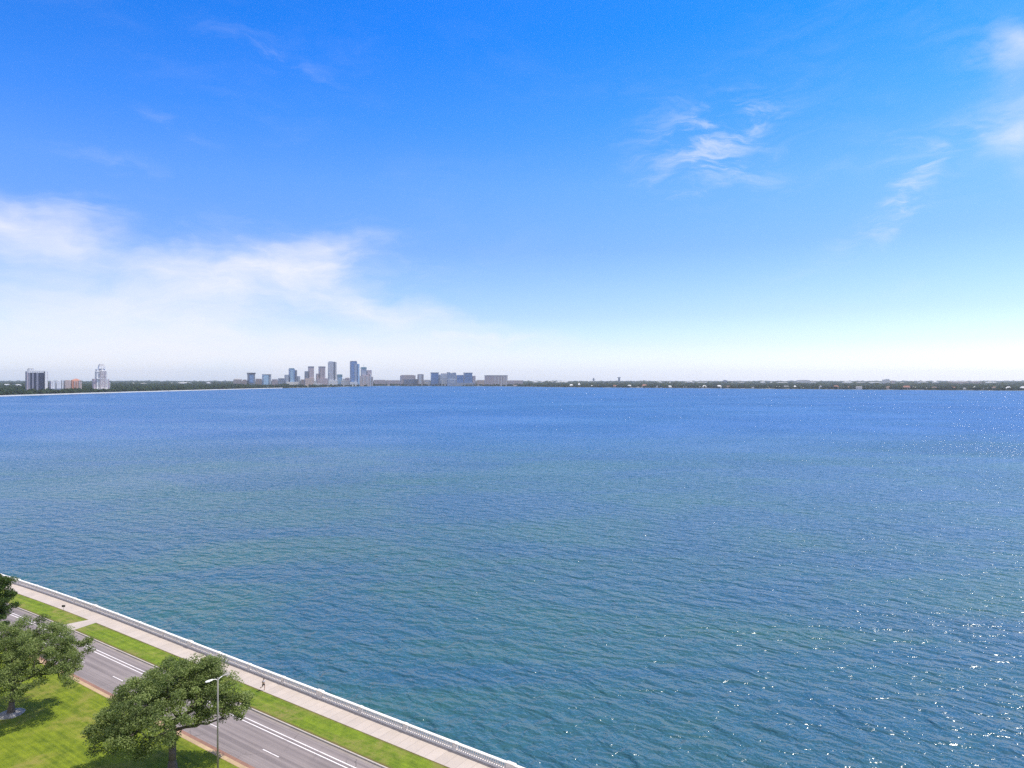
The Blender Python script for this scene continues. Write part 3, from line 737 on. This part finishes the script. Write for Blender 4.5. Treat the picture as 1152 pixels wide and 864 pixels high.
LOW = [(262.5, 272, 425.6, 'brown', 5000, 'low domed brown hall behind the trees, left of the squat navy tower', 'taper'), (287.4, 294.6, 426.4, 'pink', 4800, 'low pink block between the navy tower and the pale glass tower', 'box'), (305.8, 312.5, 427.0, 'mauve', 4850, 'low mauve block just right of the pale glass tower', 'box'),
       (312.8, 320.2, 425.8, 'greyblue', 5000, 'low grey block left of the stepped blue cluster', 'box'), (338.2, 342.8, 427.2, 'pink', 4900, 'small pink block left of the brown notched tower', 'box'), (353.6, 356.2, 428.6, 'white', 4650, 'small white block between the brown tower and the mauve tower', 'box'),
       (385.4, 388.4, 426.4, 'white', 5000, 'low white block right of the teal-topped building', 'box'), (388.2, 393.4, 424.2, 'mauve', 4950, 'low mauve block left of the tallest blue tower', 'taper'), (383.6, 392.8, 428.6, 'cream', 4700, 'long cream terminal at the foot of the tallest blue tower', 'box'), (420.4, 434.0, 427.7, 'mauve', 5600, 'long low mauve warehouse right of downtown', 'box'), (352, 362, 431.8, 'white', 4500, 'low white waterfront shed below the brown tower', 'box'), (272.6, 277.6, 427.4, 'pink', 4700, 'small pink block left of the squat navy tower', 'box')]
for a, c, yt, mk, D, lab, kd in LOW:
    building('office_block', D, a, c, lab, 'office block', [('block', a, c, yt, None, mk, 0, 35, kd), ('roof', a + .4, c - .4, yt - .35, yt, M_flat, 6, 22)] if kd == 'box' else [('block', a, c, yt + 1.2, None, mk, 0, 35), ('roof', a, c, yt, yt + 1.2, M_copper, 0, 35, 'taper')])
# hospital and quays
tower(4900, 450.8, 468, 'wide beige block with a dark lower front, left of the hospital cluster', [('block', 450.8, 467.6, 422.3, None, 'pink', 4, 40), ('lower_wing', 454.2, 471.6, 426.6, None, 'slate', 0, 12), ('roof', 452, 466, 421.8, 422.3, M_flat, 10, 26), ('end_wall', 450.4, 451.6, 422.6, None, 'mauve', 3, 30)], name='office_block', cat='office block')
tower(5000, 469.4, 476.6, 'small rose block with a paler centre, left of the blue hospital cube', [('block', 469.6, 476.6, 421.2, None, 'brown', 0, 35), ('bay_front', 471.4, 474.2, 421.8, None, 'cream', -1, 1.2), ('roof', 471, 475.6, 420.8, 421.2, M_flat, 5, 22)], name='office_block', cat='office block')
tower(4900, 484.3, 495.4, 'blue-grey glass hospital cube, left end of the hospital cluster', [('block', 484.6, 493.4, 420.0, None, 'blue', 0, 40), ('parapet', 484.2, 493.8, 419.0, 420.0, 'slate', -1, 42), ('side_wing', 493.4, 495.8, 421.4, None, 'greyblue', 3, 36)], name='hospital', cat='hospital')
tower(4880, 496, 503.2, 'pale grey hospital wing with white columns beside the blue cube', [('block', 496.0, 503.2, 420.4, None, 'greywhite', 0, 36), ('column', 497.4, 498.6, 420.8, None, 'white', -1, 1.4), ('column', 500.6, 501.4, 420.8, None, 'white', -1, 1.4), ('parapet', 496, 503.2, 420.0, 420.4, 'mauve', 1, 30)], name='hospital', cat='hospital')
tower(4860, 503, 535, 'long stepped blue hospital with a white strip on its left front', [('block', 503.4, 513.4, 419.7, None, 'greyblue', 4, 40), ('block', 513.4, 521.6, 421.9, None, 'blue', 2, 40), ('block', 521.6, 531.4, 420.0, None, 'blue', 0, 42), ('parapet', 521.2, 531.8, 419.2, 420.0, 'slate', -1, 44), ('penthouse', 502.6, 506.6, 418.8, 419.7, 'slate', 8, 20), ('penthouse', 509.0, 513.0, 419.2, 419.7, 'slate', 8, 20), ('side_wing', 531.4, 535.2, 422.8, None, 'mauve', 4, 32), ('white_strip', 503.8, 513.2, 426.0, 427.2, 'white', 2.5, 1.4), ('podium', 503, 534, 430.6, None, 'greyblue', -8, 9)], name='hospital', cat='hospital')
tower(4950, 545, 571, 'wide grey-mauve apartment slab with pale vertical stripes at the right end of the skyline', [('block', 545.2, 571.0, 422.8, None, 'mauve', 0, 38), ('parapet', 545.0, 571.2, 422.2, 422.9, 'slate', -1, 40)] + [('column', a, a + .9, 423.2, None, 'white', -1.2, 1.3) for a in (556.4, 560.2, 563.6, 566.6, 569.0)], name='apartment_block', cat='apartment block')
LOW2 = [(434.5, 450, 428.0, 'mauve', 5700, 'long low grey warehouse left of the wide beige block'), (476.8, 484, 427.6, 'cream', 5050, 'small cream block left of the blue hospital cube'), (536, 545, 427.8, 'pink', 5300, 'low pink block between the hospital and the striped slab'), (571.4, 588, 428.2, 'mauve', 5900, 'low mauve shed right of the striped apartment slab')]
for a, c, yt, mk, D, lab in LOW2: building('warehouse', D, a, c, lab, 'warehouse', [('block', a, c, yt, None, mk, 0, 50), ('roof', a + .3, c - .3, yt - .3, yt, M_flat, 6, 36)])

# low roofs, sheds and tanks of the port on the horizon
PORT = [(2, 12, 432.2, 'white', 3600, 'pale roofs above the dark trees at the left edge'), (17, 24, 432.4, 'white', 3500, 'white shed above the trees just left of the dark ribbed tower'), (148, 151, 430.6, 'white', 5200, 'small white shed above the woods right of the ornate tower'), (157, 166, 430.9, 'greywhite', 5400, 'long pale shed over the woods right of the ornate tower'),
        (190, 194, 430.4, 'white', 5200, 'bright white shed in the middle of the left woods'), (199, 216, 430.3, 'white', 5500, 'longest white shed above the left woods'), (232, 237, 429.9, 'white', 5600, 'white shed above the woods left of the domed hall'), (599, 606, 429.0, 'white', 7500, 'small white tank shed right of the striped slab'), (607, 624, 429.0, 'greywhite', 8000, 'long pale shed on the horizon right of the striped slab'), (625, 639, 429.2, 'white', 7600, 'pale flat shed on the horizon left of the two tiny stacks'),
        (739, 746, 429.4, 'white', 7000, 'pale shed on the horizon right of the two tiny stacks'), (752, 758, 429.6, 'greywhite', 7000, 'grey shed on the horizon right of the pale shed'), (770, 782, 429.2, 'greywhite', 7200, 'long grey shed left of the brightest white one'), (775, 780, 429.0, 'white', 6800, 'brightest small white shed in the middle of the right horizon'), (783, 800, 429.6, 'greywhite', 7200, 'long grey shed left of the small dark tower'),
        (822, 838, 429.7, 'greywhite', 7300, 'long grey shed right of the small dark tower'), (855, 861, 429.4, 'white', 6800, 'bright white shed left of the beige port block'), (866, 871, 429.6, 'white', 7000, 'second bright shed left of the beige port block'), (873, 887, 429.9, 'greywhite', 7000, 'long shed touching the left of the beige port block'),
        (896, 911, 427.2, 'cream', 6500, 'big beige port block on the right horizon'), (911, 918, 429.3, 'greywhite', 6600, 'grey shed touching the right of the beige port block'), (947, 960, 429.4, 'white', 6300, 'long white shed between the beige block and the pinkish white tower'), (962, 974, 429.8, 'pink', 6000, 'pink shed left of the pinkish white tower'), (976, 992, 429.9, 'greywhite', 6300, 'grey shed touching the left of the pinkish white tower'),
        (1002, 1007, 427.8, 'pink', 5900, 'pink block touching the right of the pinkish white tower'), (1012, 1020, 430.0, 'greywhite', 6300, 'small grey shed right of the pinkish white tower'), (1032, 1044, 429.4, 'greywhite', 6300, 'grey shed on the horizon near the right edge'), (1048, 1056, 429.2, 'white', 6300, 'white shed on the horizon near the right edge'), (1066, 1090, 429.0, 'pink', 6000, 'longest pink shed on the right horizon'), (1091, 1104, 428.6, 'pink', 6000, 'pink shed right of the longest pink one'), (1108, 1122, 429.6, 'white', 6200, 'white shed near the right end of the horizon')]
for a, c, yt, mk, D, lab in PORT: building('port_shed', D, a, c, lab, 'shed', [('wall', a, c, yt + .45, None, mk, 0, 60), ('roof', a - .1, c + .1, yt, yt + .45, M_whiteroof if mk == 'white' else M_flat, -1, 62, 'hip')], group='sheds on the horizon')
building('port_tower', 5900, 992, 1001.5, 'pinkish white square block tallest on the right horizon', 'building', [('block', 992.2, 1001.2, 427.0, None, 'white', 0, 40), ('penthouse', 996, 1000, 426.3, 427.0, 'white', 6, 20)])
building('port_tower', 7500, 813, 818, 'small dark tower on the horizon between two grey sheds', 'building', [('block', 813.2, 818, 428.0, None, 'slate', 0, 30), ('roof', 814, 817, 427.6, 428.0, 'slate', 4, 20)])
building('chimney_stack', 8500, 667, 669, 'tiny grey stack on the horizon, left one of the two', 'stack', [('shaft', 667.0, 668.6, 425.2, None, 'greyblue', 0, 18), ('cap', 666.2, 669.6, 426.9, 427.6, 'slate', -4, 26)])
building('chimney_stack', 8500, 695, 698, 'tiny dark stack on the horizon, right one of the two', 'stack', [('shaft', 695.4, 697.6, 424.6, None, 'slate', 0, 22), ('cap', 694.6, 698.2, 424.3, 425.0, 'slate', -4, 30)])

# villas on the right-hand shore
V = [(577, 583, 433.0, 'cream', 'b'), (598, 603, 433.4, 'greywhite', 's'), (640.5, 645, 432.3, 'white', 'w'), (634, 638, 434.2, 'pink', 'b'), (650, 653, 430.8, 'greywhite', 'w'), (664.6, 667.4, 433.4, 'white', 'w'), (670, 675, 433.2, 'greywhite', 's'), (679.6, 682, 434.2, 'white', 'w'), (689, 694, 433.2, 'pink', 't'), (705.6, 710.4, 433.0, 'white', 'w'),
     (716, 731, 435.0, 'white', 's'), (722, 728, 432.4, 'brown', 't'), (738, 742, 434.0, 'greywhite', 's'), (751, 756, 433.8, 'greywhite', 'w'), (768, 774, 434.8, 'cream', 's'), (777, 780.6, 434.6, 'white', 'w'), (785, 789, 434.2, 'greywhite', 's'), (790, 795, 433.4, 'cream', 'w'), (806, 812, 433.2, 'white', 'w'), (814, 823, 434.0, 'cream', 'b'), (828, 833, 434.4, 'white', 's'),
     (845, 855, 435.4, 'greywhite', 's'), (862, 866, 435.0, 'pink', 'b'), (872, 879, 434.6, 'white', 'w'), (880.6, 888, 433.8, 'white', 's'), (888.6, 892, 435.0, 'white', 'w'), (892.6, 896, 433.6, 'white', 'w'), (899, 905.6, 435.2, 'white', 'w'), (906.4, 911, 435.6, 'cream', 'w'), (921, 925.4, 433.6, 'greywhite', 's'), (932, 935, 434.8, 'greywhite', 's'), (937, 944, 433.6, 'pink', 't'), (945, 951, 435.2, 'greywhite', 's'), (953, 956.6, 434.4, 'cream', 'b'),
     (962, 971, 434.4, 'greywhite', 's'), (974, 978, 436.4, 'cream', 'b'), (981.6, 985.2, 436.0, 'white', 'w'), (986, 994, 436.8, 'greywhite', 's'), (996, 1003, 434.4, 'pink', 'b'), (1015, 1024.6, 433.8, 'pink', 't'), (1025.4, 1031.6, 435.2, 'white', 'w'), (1040, 1045, 436.0, 'cream', 's'), (1047, 1055, 435.0, 'pink', 'b'), (1057, 1060.4, 436.4, 'white', 'w'), (1068, 1076, 435.2, 'cream', 't'), (1082, 1088, 436.2, 'white', 's'),
     (1094, 1099, 434.8, 'greywhite', 'w'), (1106, 1113, 436.0, 'cream', 's'), (1115, 1123, 434.8, 'pink', 'b'), (1131, 1138, 434.8, 'greywhite', 'w'), (1147, 1154, 434.6, 'white', 'w')]
RF = {'b': (M_brownroof, 'brown'), 's': (M_slateroof, 'grey'), 'w': (M_whiteroof, 'white'), 't': (M_terra, 'red')}
WN = {'white': 'white', 'greywhite': 'pale grey', 'cream': 'cream', 'pink': 'pinkish', 'brown': 'brown'}
for a, c, yt, mk, rf in V:
    cx = (a + c) / 2; D = shoreD(cx) + 16
    yb = HZ + (CAMZ - GZ) / D * F
    D = max(D, 1000); zt = ztop(yt, D)
    if zt > 15: D = D + (zt - 12) * 9; zt = ztop(yt, D)
    zt = max(zt, 6.5)
    yt = HZ + (CAMZ - zt) / D * F
    lab = 'tiny %s villa with a %s roof among trees on the far right shore' % (WN[mk], RF[rf][1])
    e = (c - a) * .07
    building('villa', D, a, c, lab, 'house', [('wall', a + e, c - e, yt + (yb - yt) * .42, None, mk, 0, 13), ('roof', a, c, yt, yt + (yb - yt) * .42, RF[rf][0], -1, 15, 'hip')], group='villas along the far right shore')
# ------------------------------------------------------------------ oaks on the median lawn
def leaf_mat(name, dark, mid, light):
    m, g, p = new_mat(name)
    at_ = g.n('ShaderNodeAttribute', attribute_name='tone')
    c = g.ramp(at_.outputs['Fac'], [(0.0, dark), (.5, mid), (1.0, light)])
    g.l(c, p.inputs['Base Color']); p.inputs['Roughness'].default_value = .55; p.inputs['Specular IOR Level'].default_value = .3
    tr = g.n('ShaderNodeBsdfTranslucent'); g.l(g.mix(1.0, c, (1.0, 1.15, .5, 1), 'MULTIPLY'), tr.inputs[0])
    mx = g.n('ShaderNodeMixShader'); mx.inputs[0].default_value = .36
    g.l(p.outputs[0], mx.inputs[1]); g.l(tr.outputs[0], mx.inputs[2])
    out = [n for n in m.node_tree.nodes if n.type == 'OUTPUT_MATERIAL'][0]; g.l(mx.outputs[0], out.inputs[0])
    return m
M_leaf = leaf_mat('oak_leaf', (.090, .125, .036), (.185, .240, .072), (.29, .35, .12))
M_leafd = leaf_mat('deep_green_leaf', (.030, .060, .014), (.065, .115, .024), (.11, .17, .036))
M_bark = plain('oak_bark', (.115, .095, .075), .95, .25, 2.0, bump=.8)

def make_tree(name, x, y, seed, label, crown, trunk_h, trunk_r, n_tip, leaves, leafm, holes=(), lean=(0, 0), leaf_len=.30, clump=1.0):
    """crown = list of (cx, cy, cz, rx, ry, rz, weight) lobes in metres from the foot of the trunk"""
    r = np.random.RandomState(seed)
    root = empty(name, (x, y, GZ - .02), label=label, cat='tree')
    tot = sum(c[6] for c in crown); tips = []
    tries = 0
    while len(tips) < n_tip and tries < 40000:
        tries += 1
        u = r.rand() * tot
        for c in crown:
            u -= c[6]
            if u <= 0: break
        d = r.randn(3); d /= np.linalg.norm(d); rad = r.rand() ** .42
        p = np.array([c[0] + d[0] * c[3] * rad, c[1] + d[1] * c[4] * rad, c[2] + d[2] * c[5] * rad])
        if p[2] < 2.6: continue
        if any(np.linalg.norm((p - np.array(h[:3])) / np.array(h[3:6])) < 1 for h in holes): continue
        if tips and min(np.sum((np.array(tips[-160:]) - p) ** 2, 1)) < (.62 * clump) ** 2: continue
        tips.append(p)
    # limbs: every tip joins the nearest node already grown, starting from the trunk
    fork = np.array([lean[0], lean[1], trunk_h])
    nodes = [np.array([0, 0, 0.0]), np.array([lean[0] * .3, lean[1] * .3, trunk_h * .5]), fork]; par = [-1, 0, 1]
    tips.sort(key=lambda p: np.linalg.norm(p - fork))
    for p in tips:
        N = np.array(nodes[2:]); dd = np.linalg.norm(N - p, axis=1) + .16 * np.linalg.norm(N - fork, axis=1) + np.where(N[:, 2] > p[2] + .8, 2.0, 0)
        j = int(np.argmin(dd)) + 2; a = nodes[j]; L = np.linalg.norm(p - a)
        k = max(1, int(L / 1.1)); last = j
        for q in range(1, k + 1):
            f = q / k; m_ = a + (p - a) * f
            m_ = m_ + np.array([0, 0, .12 * L * math.sin(math.pi * f) * .6]) + (r.randn(3) * .10 * L * .35 if q < k else 0)
            nodes.append(m_); par.append(last); last = len(nodes) - 1
    n = len(nodes); load = np.zeros(n); kids = [[] for _ in range(n)]
    for i in range(n - 1, 0, -1):
        if load[i] == 0: load[i] = 1
        load[par[i]] += load[i]; kids[par[i]].append(i)
    rad = lambda i: max(.018, trunk_r * (load[i] / load[0]) ** .46)
    mb = MB()
    for i in range(1, n):
        a, b = nodes[par[i]], nodes[i]; ra = rad(par[i]) if par[i] <= 2 else min(rad(par[i]), rad(i) * 1.35); rb = rad(i)
        if par[i] == 0: ra = trunk_r * 1.35
        if np.linalg.norm(a - b) > 1e-4: mb.tube([a, b], [ra, rb], 10 if i <= 2 else (7 if rb > .08 else 4))
    fl = [(trunk_r * 1.9, -.1), (trunk_r * 1.55, .15), (trunk_r * 1.32, .6), (trunk_r * 1.28, .9)]
    mb.ring(fl, 12)
    tk = mb.build('trunk', M_bark, root, True)
    # leaves: small bent blades in ragged clumps round every tip and along the outer twigs
    V = np.zeros((0, 3)); cen = []; tone = []
    anchors = [(nodes[i], 1.0) for i in range(3, n) if not kids[i]] + [(nodes[i], .45) for i in range(3, n) if kids[i] and load[i] <= 3]
    W_ = np.array([a[1] for a in anchors]); W_ = W_ / W_.sum()
    cnt = r.multinomial(leaves, W_)
    for (p, w), k in zip(anchors, cnt):
        if k == 0: continue
        tb = np.clip(.52 + .22 * r.randn(), .05, .95); cr = clump * (.55 + .6 * r.rand()) * (.7 + .3 * w)
        d = r.randn(k, 3); d /= np.linalg.norm(d, axis=1)[:, None]
        q = p + d * (r.rand(k, 1) ** .5) * np.array([cr, cr, cr * .62]) + np.array([0, 0, .1])
        cen.append(q); tone.append(np.clip(tb + .22 * r.randn(k), 0, 1))
    C = np.concatenate(cen); T = np.concatenate(tone); k = len(C)
    ax = r.randn(k, 3); ax[:, 2] *= .55; ax /= np.linalg.norm(ax, axis=1)[:, None]
    nn = r.randn(k, 3) * .75 + np.array([0, 0, .8]); nn -= ax * np.sum(nn * ax, 1)[:, None]; nn /= np.linalg.norm(nn, axis=1)[:, None]
    sd_ = np.cross(ax, nn); L = (leaf_len * (.7 + .6 * r.rand(k)))[:, None]; Wd = L * .30
    P0 = C - ax * L * .5; P2 = C + ax * L * .5 - nn * L * .12; P1 = C + sd_ * Wd + nn * L * .05; P3 = C - sd_ * Wd + nn * L * .05
    V = np.stack([P0, P1, P2, P3], 1).reshape(-1, 3)
    idx = np.arange(k)[:, None] * 4
    Fc = np.concatenate([idx + np.array([[0, 1, 2]]), idx + np.array([[0, 2, 3]])], 0)
    me = bpy.data.meshes.new('crown'); me.from_pydata(V.tolist(), [], Fc.tolist()); me.materials.append(leafm)
    at_ = me.attributes.new('tone', 'FLOAT', 'POINT'); at_.data.foreach_set('value', np.repeat(T, 4).astype(np.float32))
    me.update(); link(bpy.data.objects.new('crown', me), root)
    return root

tx, ty, _ = gp(12.5, 803)
make_tree('oak_tree', tx, ty, 11, 'grey-green oak with bare trunk in a pale gravel ring on the lawn',
          [(-3.5, 1.5, 7.8, 5.2, 5.2, 3.7, 1.0), (2.5, .5, 8.0, 5.2, 5.0, 3.3, 1.2), (6.2, -.6, 6.5, 2.8, 3.2, 2.1, .5), (3.0, -3.6, 6.0, 3.4, 3.0, 1.9, .4), (0, 3.0, 9.2, 5.0, 4.4, 2.3, .6), (-6.5, -2, 6.2, 3.2, 3.2, 2.4, .35), (5.4, 3.0, 7.6, 3.0, 3.0, 2.0, .45), (8.0, -.2, 5.2, 1.4, 1.5, 1.1, .12)],
          3.2, .33, 460, 70000, M_leaf, holes=[(0.3, -4.5, 3.2, 2.2, 3.0, 1.9)], lean=(.2, .1), leaf_len=.205, clump=1.12)
tx2, ty2, _ = gp(194, 868)
make_tree('oak_tree', tx2, ty2, 23, 'broad spreading oak at the bottom, crown hanging over the road',
          [(-4.2, .5, 7.0, 3.3, 4.2, 3.0, 1.0), (.2, 1.5, 8.8, 4.0, 4.6, 3.3, 1.2), (3.0, 2.2, 7.6, 3.2, 3.2, 3.1, 1.2), (-1.5, 3.6, 8.4, 3.8, 3.4, 2.7, .7), (-5.4, -2.5, 5.8, 2.4, 2.8, 2.2, .4), (-.6, -4.2, 7.4, 4.2, 3.6, 3.0, .8), (5.4, 3.4, 6.0, 2.3, 2.0, 1.6, .45), (2.4, 3.4, 10.2, 2.2, 2.2, 1.5, .3)],
          2.8, .40, 560, 84000, M_leaf, holes=[(2.4, -1.8, 7.6, .8, 1.0, .8), (4.4, 1.6, 7.6, .7, .9, .8), (-1.0, -2.4, 8.8, .7, .8, .7)], leaf_len=.21, clump=1.12)
tx3, ty3, _ = gp(-28, 731)
make_tree('oak_tree', tx3, ty3, 37, 'dense dark green tree cut by the left edge, behind the grey-green oak',
          [(0, 0, 8.0, 5.0, 5.0, 4.4, 1.0), (2.4, 0, 8.6, 4.4, 4.0, 3.6, .8), (0, 1, 10.0, 3.6, 3.6, 2.4, .5), (3.4, -2.5, 5.2, 3.2, 3.0, 2.2, .5), (-3, -1, 7, 4, 4, 3.4, .5)],
          2.6, .34, 260, 56000, M_leafd, leaf_len=.24, clump=1.1)
# ring of pale mulch round the foot of the left oak
m, g, p = new_mat('pale_gravel')
tc = g.n('ShaderNodeTexCoord').outputs['Object']
vo = g.n('ShaderNodeTexVoronoi'); g.l(tc, vo.inputs['Vector']); vo.inputs['Scale'].default_value = 9
g.l(g.ramp(vo.outputs['Color'], [(.2, (.16, .15, .14)), (.8, (.42, .40, .38))]), p.inputs['Base Color']); p.inputs['Roughness'].default_value = .9
v = [(0, 0, .22)]; f = []
for q, (rr, zz) in enumerate(((.5, .22), (1.0, .16), (1.45, .07), (1.62, -.03))):
    for k in range(28):
        a_ = 2 * math.pi * k / 28; w = 1 + .10 * mnoise.noise(Vector((math.cos(a_) * 1.5, math.sin(a_) * 1.5, q * .1))); v.append((rr * w * math.cos(a_), rr * w * math.sin(a_), zz + .03 * rng.random()))
for k in range(28): f.append((0, 1 + k, 1 + (k + 1) % 28))
for q in range(3):
    for k in range(28): a_ = 1 + q * 28; f.append((a_ + k, a_ + 28 + k, a_ + 28 + (k + 1) % 28, a_ + (k + 1) % 28))
o = mesh_obj('gravel', v, f, m); o.location = (tx, ty, GZ - .005); o['kind'] = 'stuff'
# ------------------------------------------------------------------ the jogger on the sidewalk
def skinned(name, joints, edges, mat, parent, root_i=0, sub=2):
    me = bpy.data.meshes.new(name); me.from_pydata([j[0] for j in joints], edges, []); me.materials.append(mat)
    o = link(bpy.data.objects.new(name, me), parent)
    sk = o.modifiers.new('skin', 'SKIN'); sk.use_smooth_shade = True
    sv = me.skin_vertices[0].data
    for i, j in enumerate(joints):
        rr = j[1] if isinstance(j[1], tuple) else (j[1], j[1])
        sv[i].radius = rr; sv[i].use_root = (i == root_i)
    su = o.modifiers.new('smooth', 'SUBSURF'); su.levels = sub; su.render_levels = sub
    return o
M_skin = plain('skin', (.42, .25, .17), .6, .05, 8)
M_shirt = plain('grey_shirt_cloth', (.52, .50, .52), .9, .06, 10)
M_shorts = plain('black_shorts_cloth', (.012, .012, .014), .9, .1, 10)
M_shoe = plain('shoe_fabric', (.10, .09, .09), .7, .2, 15)
M_hair = plain('dark_hair', (.035, .022, .016), .6, .2, 20)
def jogger():
    X, Y, _ = gp(296.3, 776.4)
    s_, t_ = st_of(X, Y)
    # local: +x is the running direction (along the walk, towards the lower right), y to the runner's left, z up
    r = empty('person', (X, Y, GZ), rz=-heading(s_), label='jogger in a pale grey top and black shorts running along the sidewalk', cat='person')
    J = []; E_ = []
    def j(p, rad, par=None):
        J.append((p, rad)); 
        if par is not None: E_.append((par, len(J) - 1))
        return len(J) - 1
    pel = j((0, 0, .96), (.13, .16)); sp = j((.03, 0, 1.12), (.105, .135), pel); ch = j((.07, 0, 1.32), (.115, .165), sp); nb = j((.09, 0, 1.46), (.075, .08), ch)
    nk = j((.105, 0, 1.53), .052, nb); jw = j((.125, 0, 1.60), (.075, .07), nk); hd = j((.125, 0, 1.68), (.10, .082), jw); tp = j((.115, 0, 1.755), (.07, .06), hd)
    nose = j((.225, 0, 1.645), .014, jw)
    for sd_, arm, leg in ((1, 'back', 'fwd'), (-1, 'fwd', 'back')):
        sh = j((.08, sd_ * .185, 1.41), .058, ch)
        if arm == 'fwd': el, wr, hn = (.02, sd_ * .235, 1.14), (.25, sd_ * .17, 1.20), (.33, sd_ * .14, 1.235)
        else: el, wr, hn = (-.19, sd_ * .25, 1.22), (-.05, sd_ * .24, 1.0), (-.005, sd_ * .235, .93)
        e = j(el, .041, sh); w_ = j(wr, .029, e); h_ = j(hn, (.034, .024), w_)
        d = (Vector(hn) - Vector(wr)).normalized(); sd = Vector((0, 1, 0)).cross(d).normalized()
        for q, ln in enumerate((.072, .08, .075, .06)):
            b = Vector(hn) + d * .03 + sd * (.028 - .019 * q); k1 = b + d * ln * .55 + Vector((0, -sd_ * .012, 0)); k2 = k1 + (d * .5 + Vector((0, -sd_ * .8, 0))).normalized() * ln * .5
            a = j(tuple(b), .009, h_); a = j(tuple(k1), .0085, a); j(tuple(k2), .0075, a)
        b = Vector(wr) + d * .03 + sd * .03; a = j(tuple(b), .010, w_); j(tuple(b + (d + sd * .8).normalized() * .05), .0085, a)
        hp = j((.0, sd_ * .095, .90), (.092, .088), pel)
        if leg == 'fwd': kn, an, hl, to = (.20, sd_ * .10, .50), (.06, sd_ * .095, .09), (.02, sd_ * .095, .05), (.20, sd_ * .10, .035)
        else: kn, an, hl, to = (-.10, sd_ * .10, .49), (-.46, sd_ * .10, .34), (-.52, sd_ * .10, .33), (-.53, sd_ * .10, .15)
        k = j(kn, .056, hp); cf = j(tuple(Vector(kn).lerp(Vector(an), .35)), .052, k); a = j(an, .036, cf); hl_ = j(hl, .034, a); j(to, .030, a)
        LEG.append((kn, an, hl, to, sd_))
    skinned('body', J, E_, M_skin, r)
    skinned('shirt', [((-.002, 0, .99), (.138, .168)), ((.03, 0, 1.12), (.118, .150)), ((.07, 0, 1.32), (.128, .18)), ((.088, 0, 1.445), (.085, .10)), ((.08, .185, 1.415), .073), ((.0, .225, 1.31), .062), ((.08, -.185, 1.415), .073), ((.05, -.215, 1.28), .062)], [(0, 1), (1, 2), (2, 3), (2, 4), (4, 5), (2, 6), (6, 7)], M_shirt, r)
    f_, b_ = LEG
    sj = [((0, 0, .985), (.142, .172)), ((0, 0, .92), (.14, .17))]; se = [(0, 1)]
    for kn, an, hl, to, sd_ in LEG:
        hp = Vector((0, sd_ * .095, .89)); sj.append((tuple(hp), .108)); se.append((1, len(sj) - 1)); sj.append((tuple(hp.lerp(Vector(kn), .62)), .092)); se.append((len(sj) - 2, len(sj) - 1))
    skinned('shorts', sj, se, M_shorts, r)
    for kn, an, hl, to, sd_ in LEG:
        skinned('shoe', [(hl, .046), (tuple(Vector(hl).lerp(Vector(to), .55)), .046), (to, .038)], [(0, 1), (1, 2)], M_shoe, r)
    hb = MB(); prof = []
    v = []; f = []
    for i in range(7):
        ph = math.pi * .5 * (1 - i / 6 * 1.25)
        for k in range(14):
            a = 2 * math.pi * k / 14
            v.append((.112 + .112 * math.cos(ph) * math.cos(a) - .012, .094 * math.cos(ph) * math.sin(a), 1.695 + .105 * math.sin(ph) - (.05 if math.cos(a) < -.2 and i > 4 else 0) + (.03 if math.cos(a) > .4 and i > 3 else 0)))
    for i in range(6):
        for k in range(14): f.append((i * 14 + k, i * 14 + (k + 1) % 14, (i + 1) * 14 + (k + 1) % 14, (i + 1) * 14 + k))
    hb.add(v, f); hb.build('hair', M_hair, r, True)
    eb = MB()
    for sd_ in (-1, 1): eb.ring([(.004, -.01), (.011, -.004), (.011, .004), (.004, .01)], 8, .205, sd_ * .032)
    eb.v = [(x, y, z + 1.69) for x, y, z in eb.v]; eb.build('eyes', M_hair, r, True)
LEG = []
jogger()
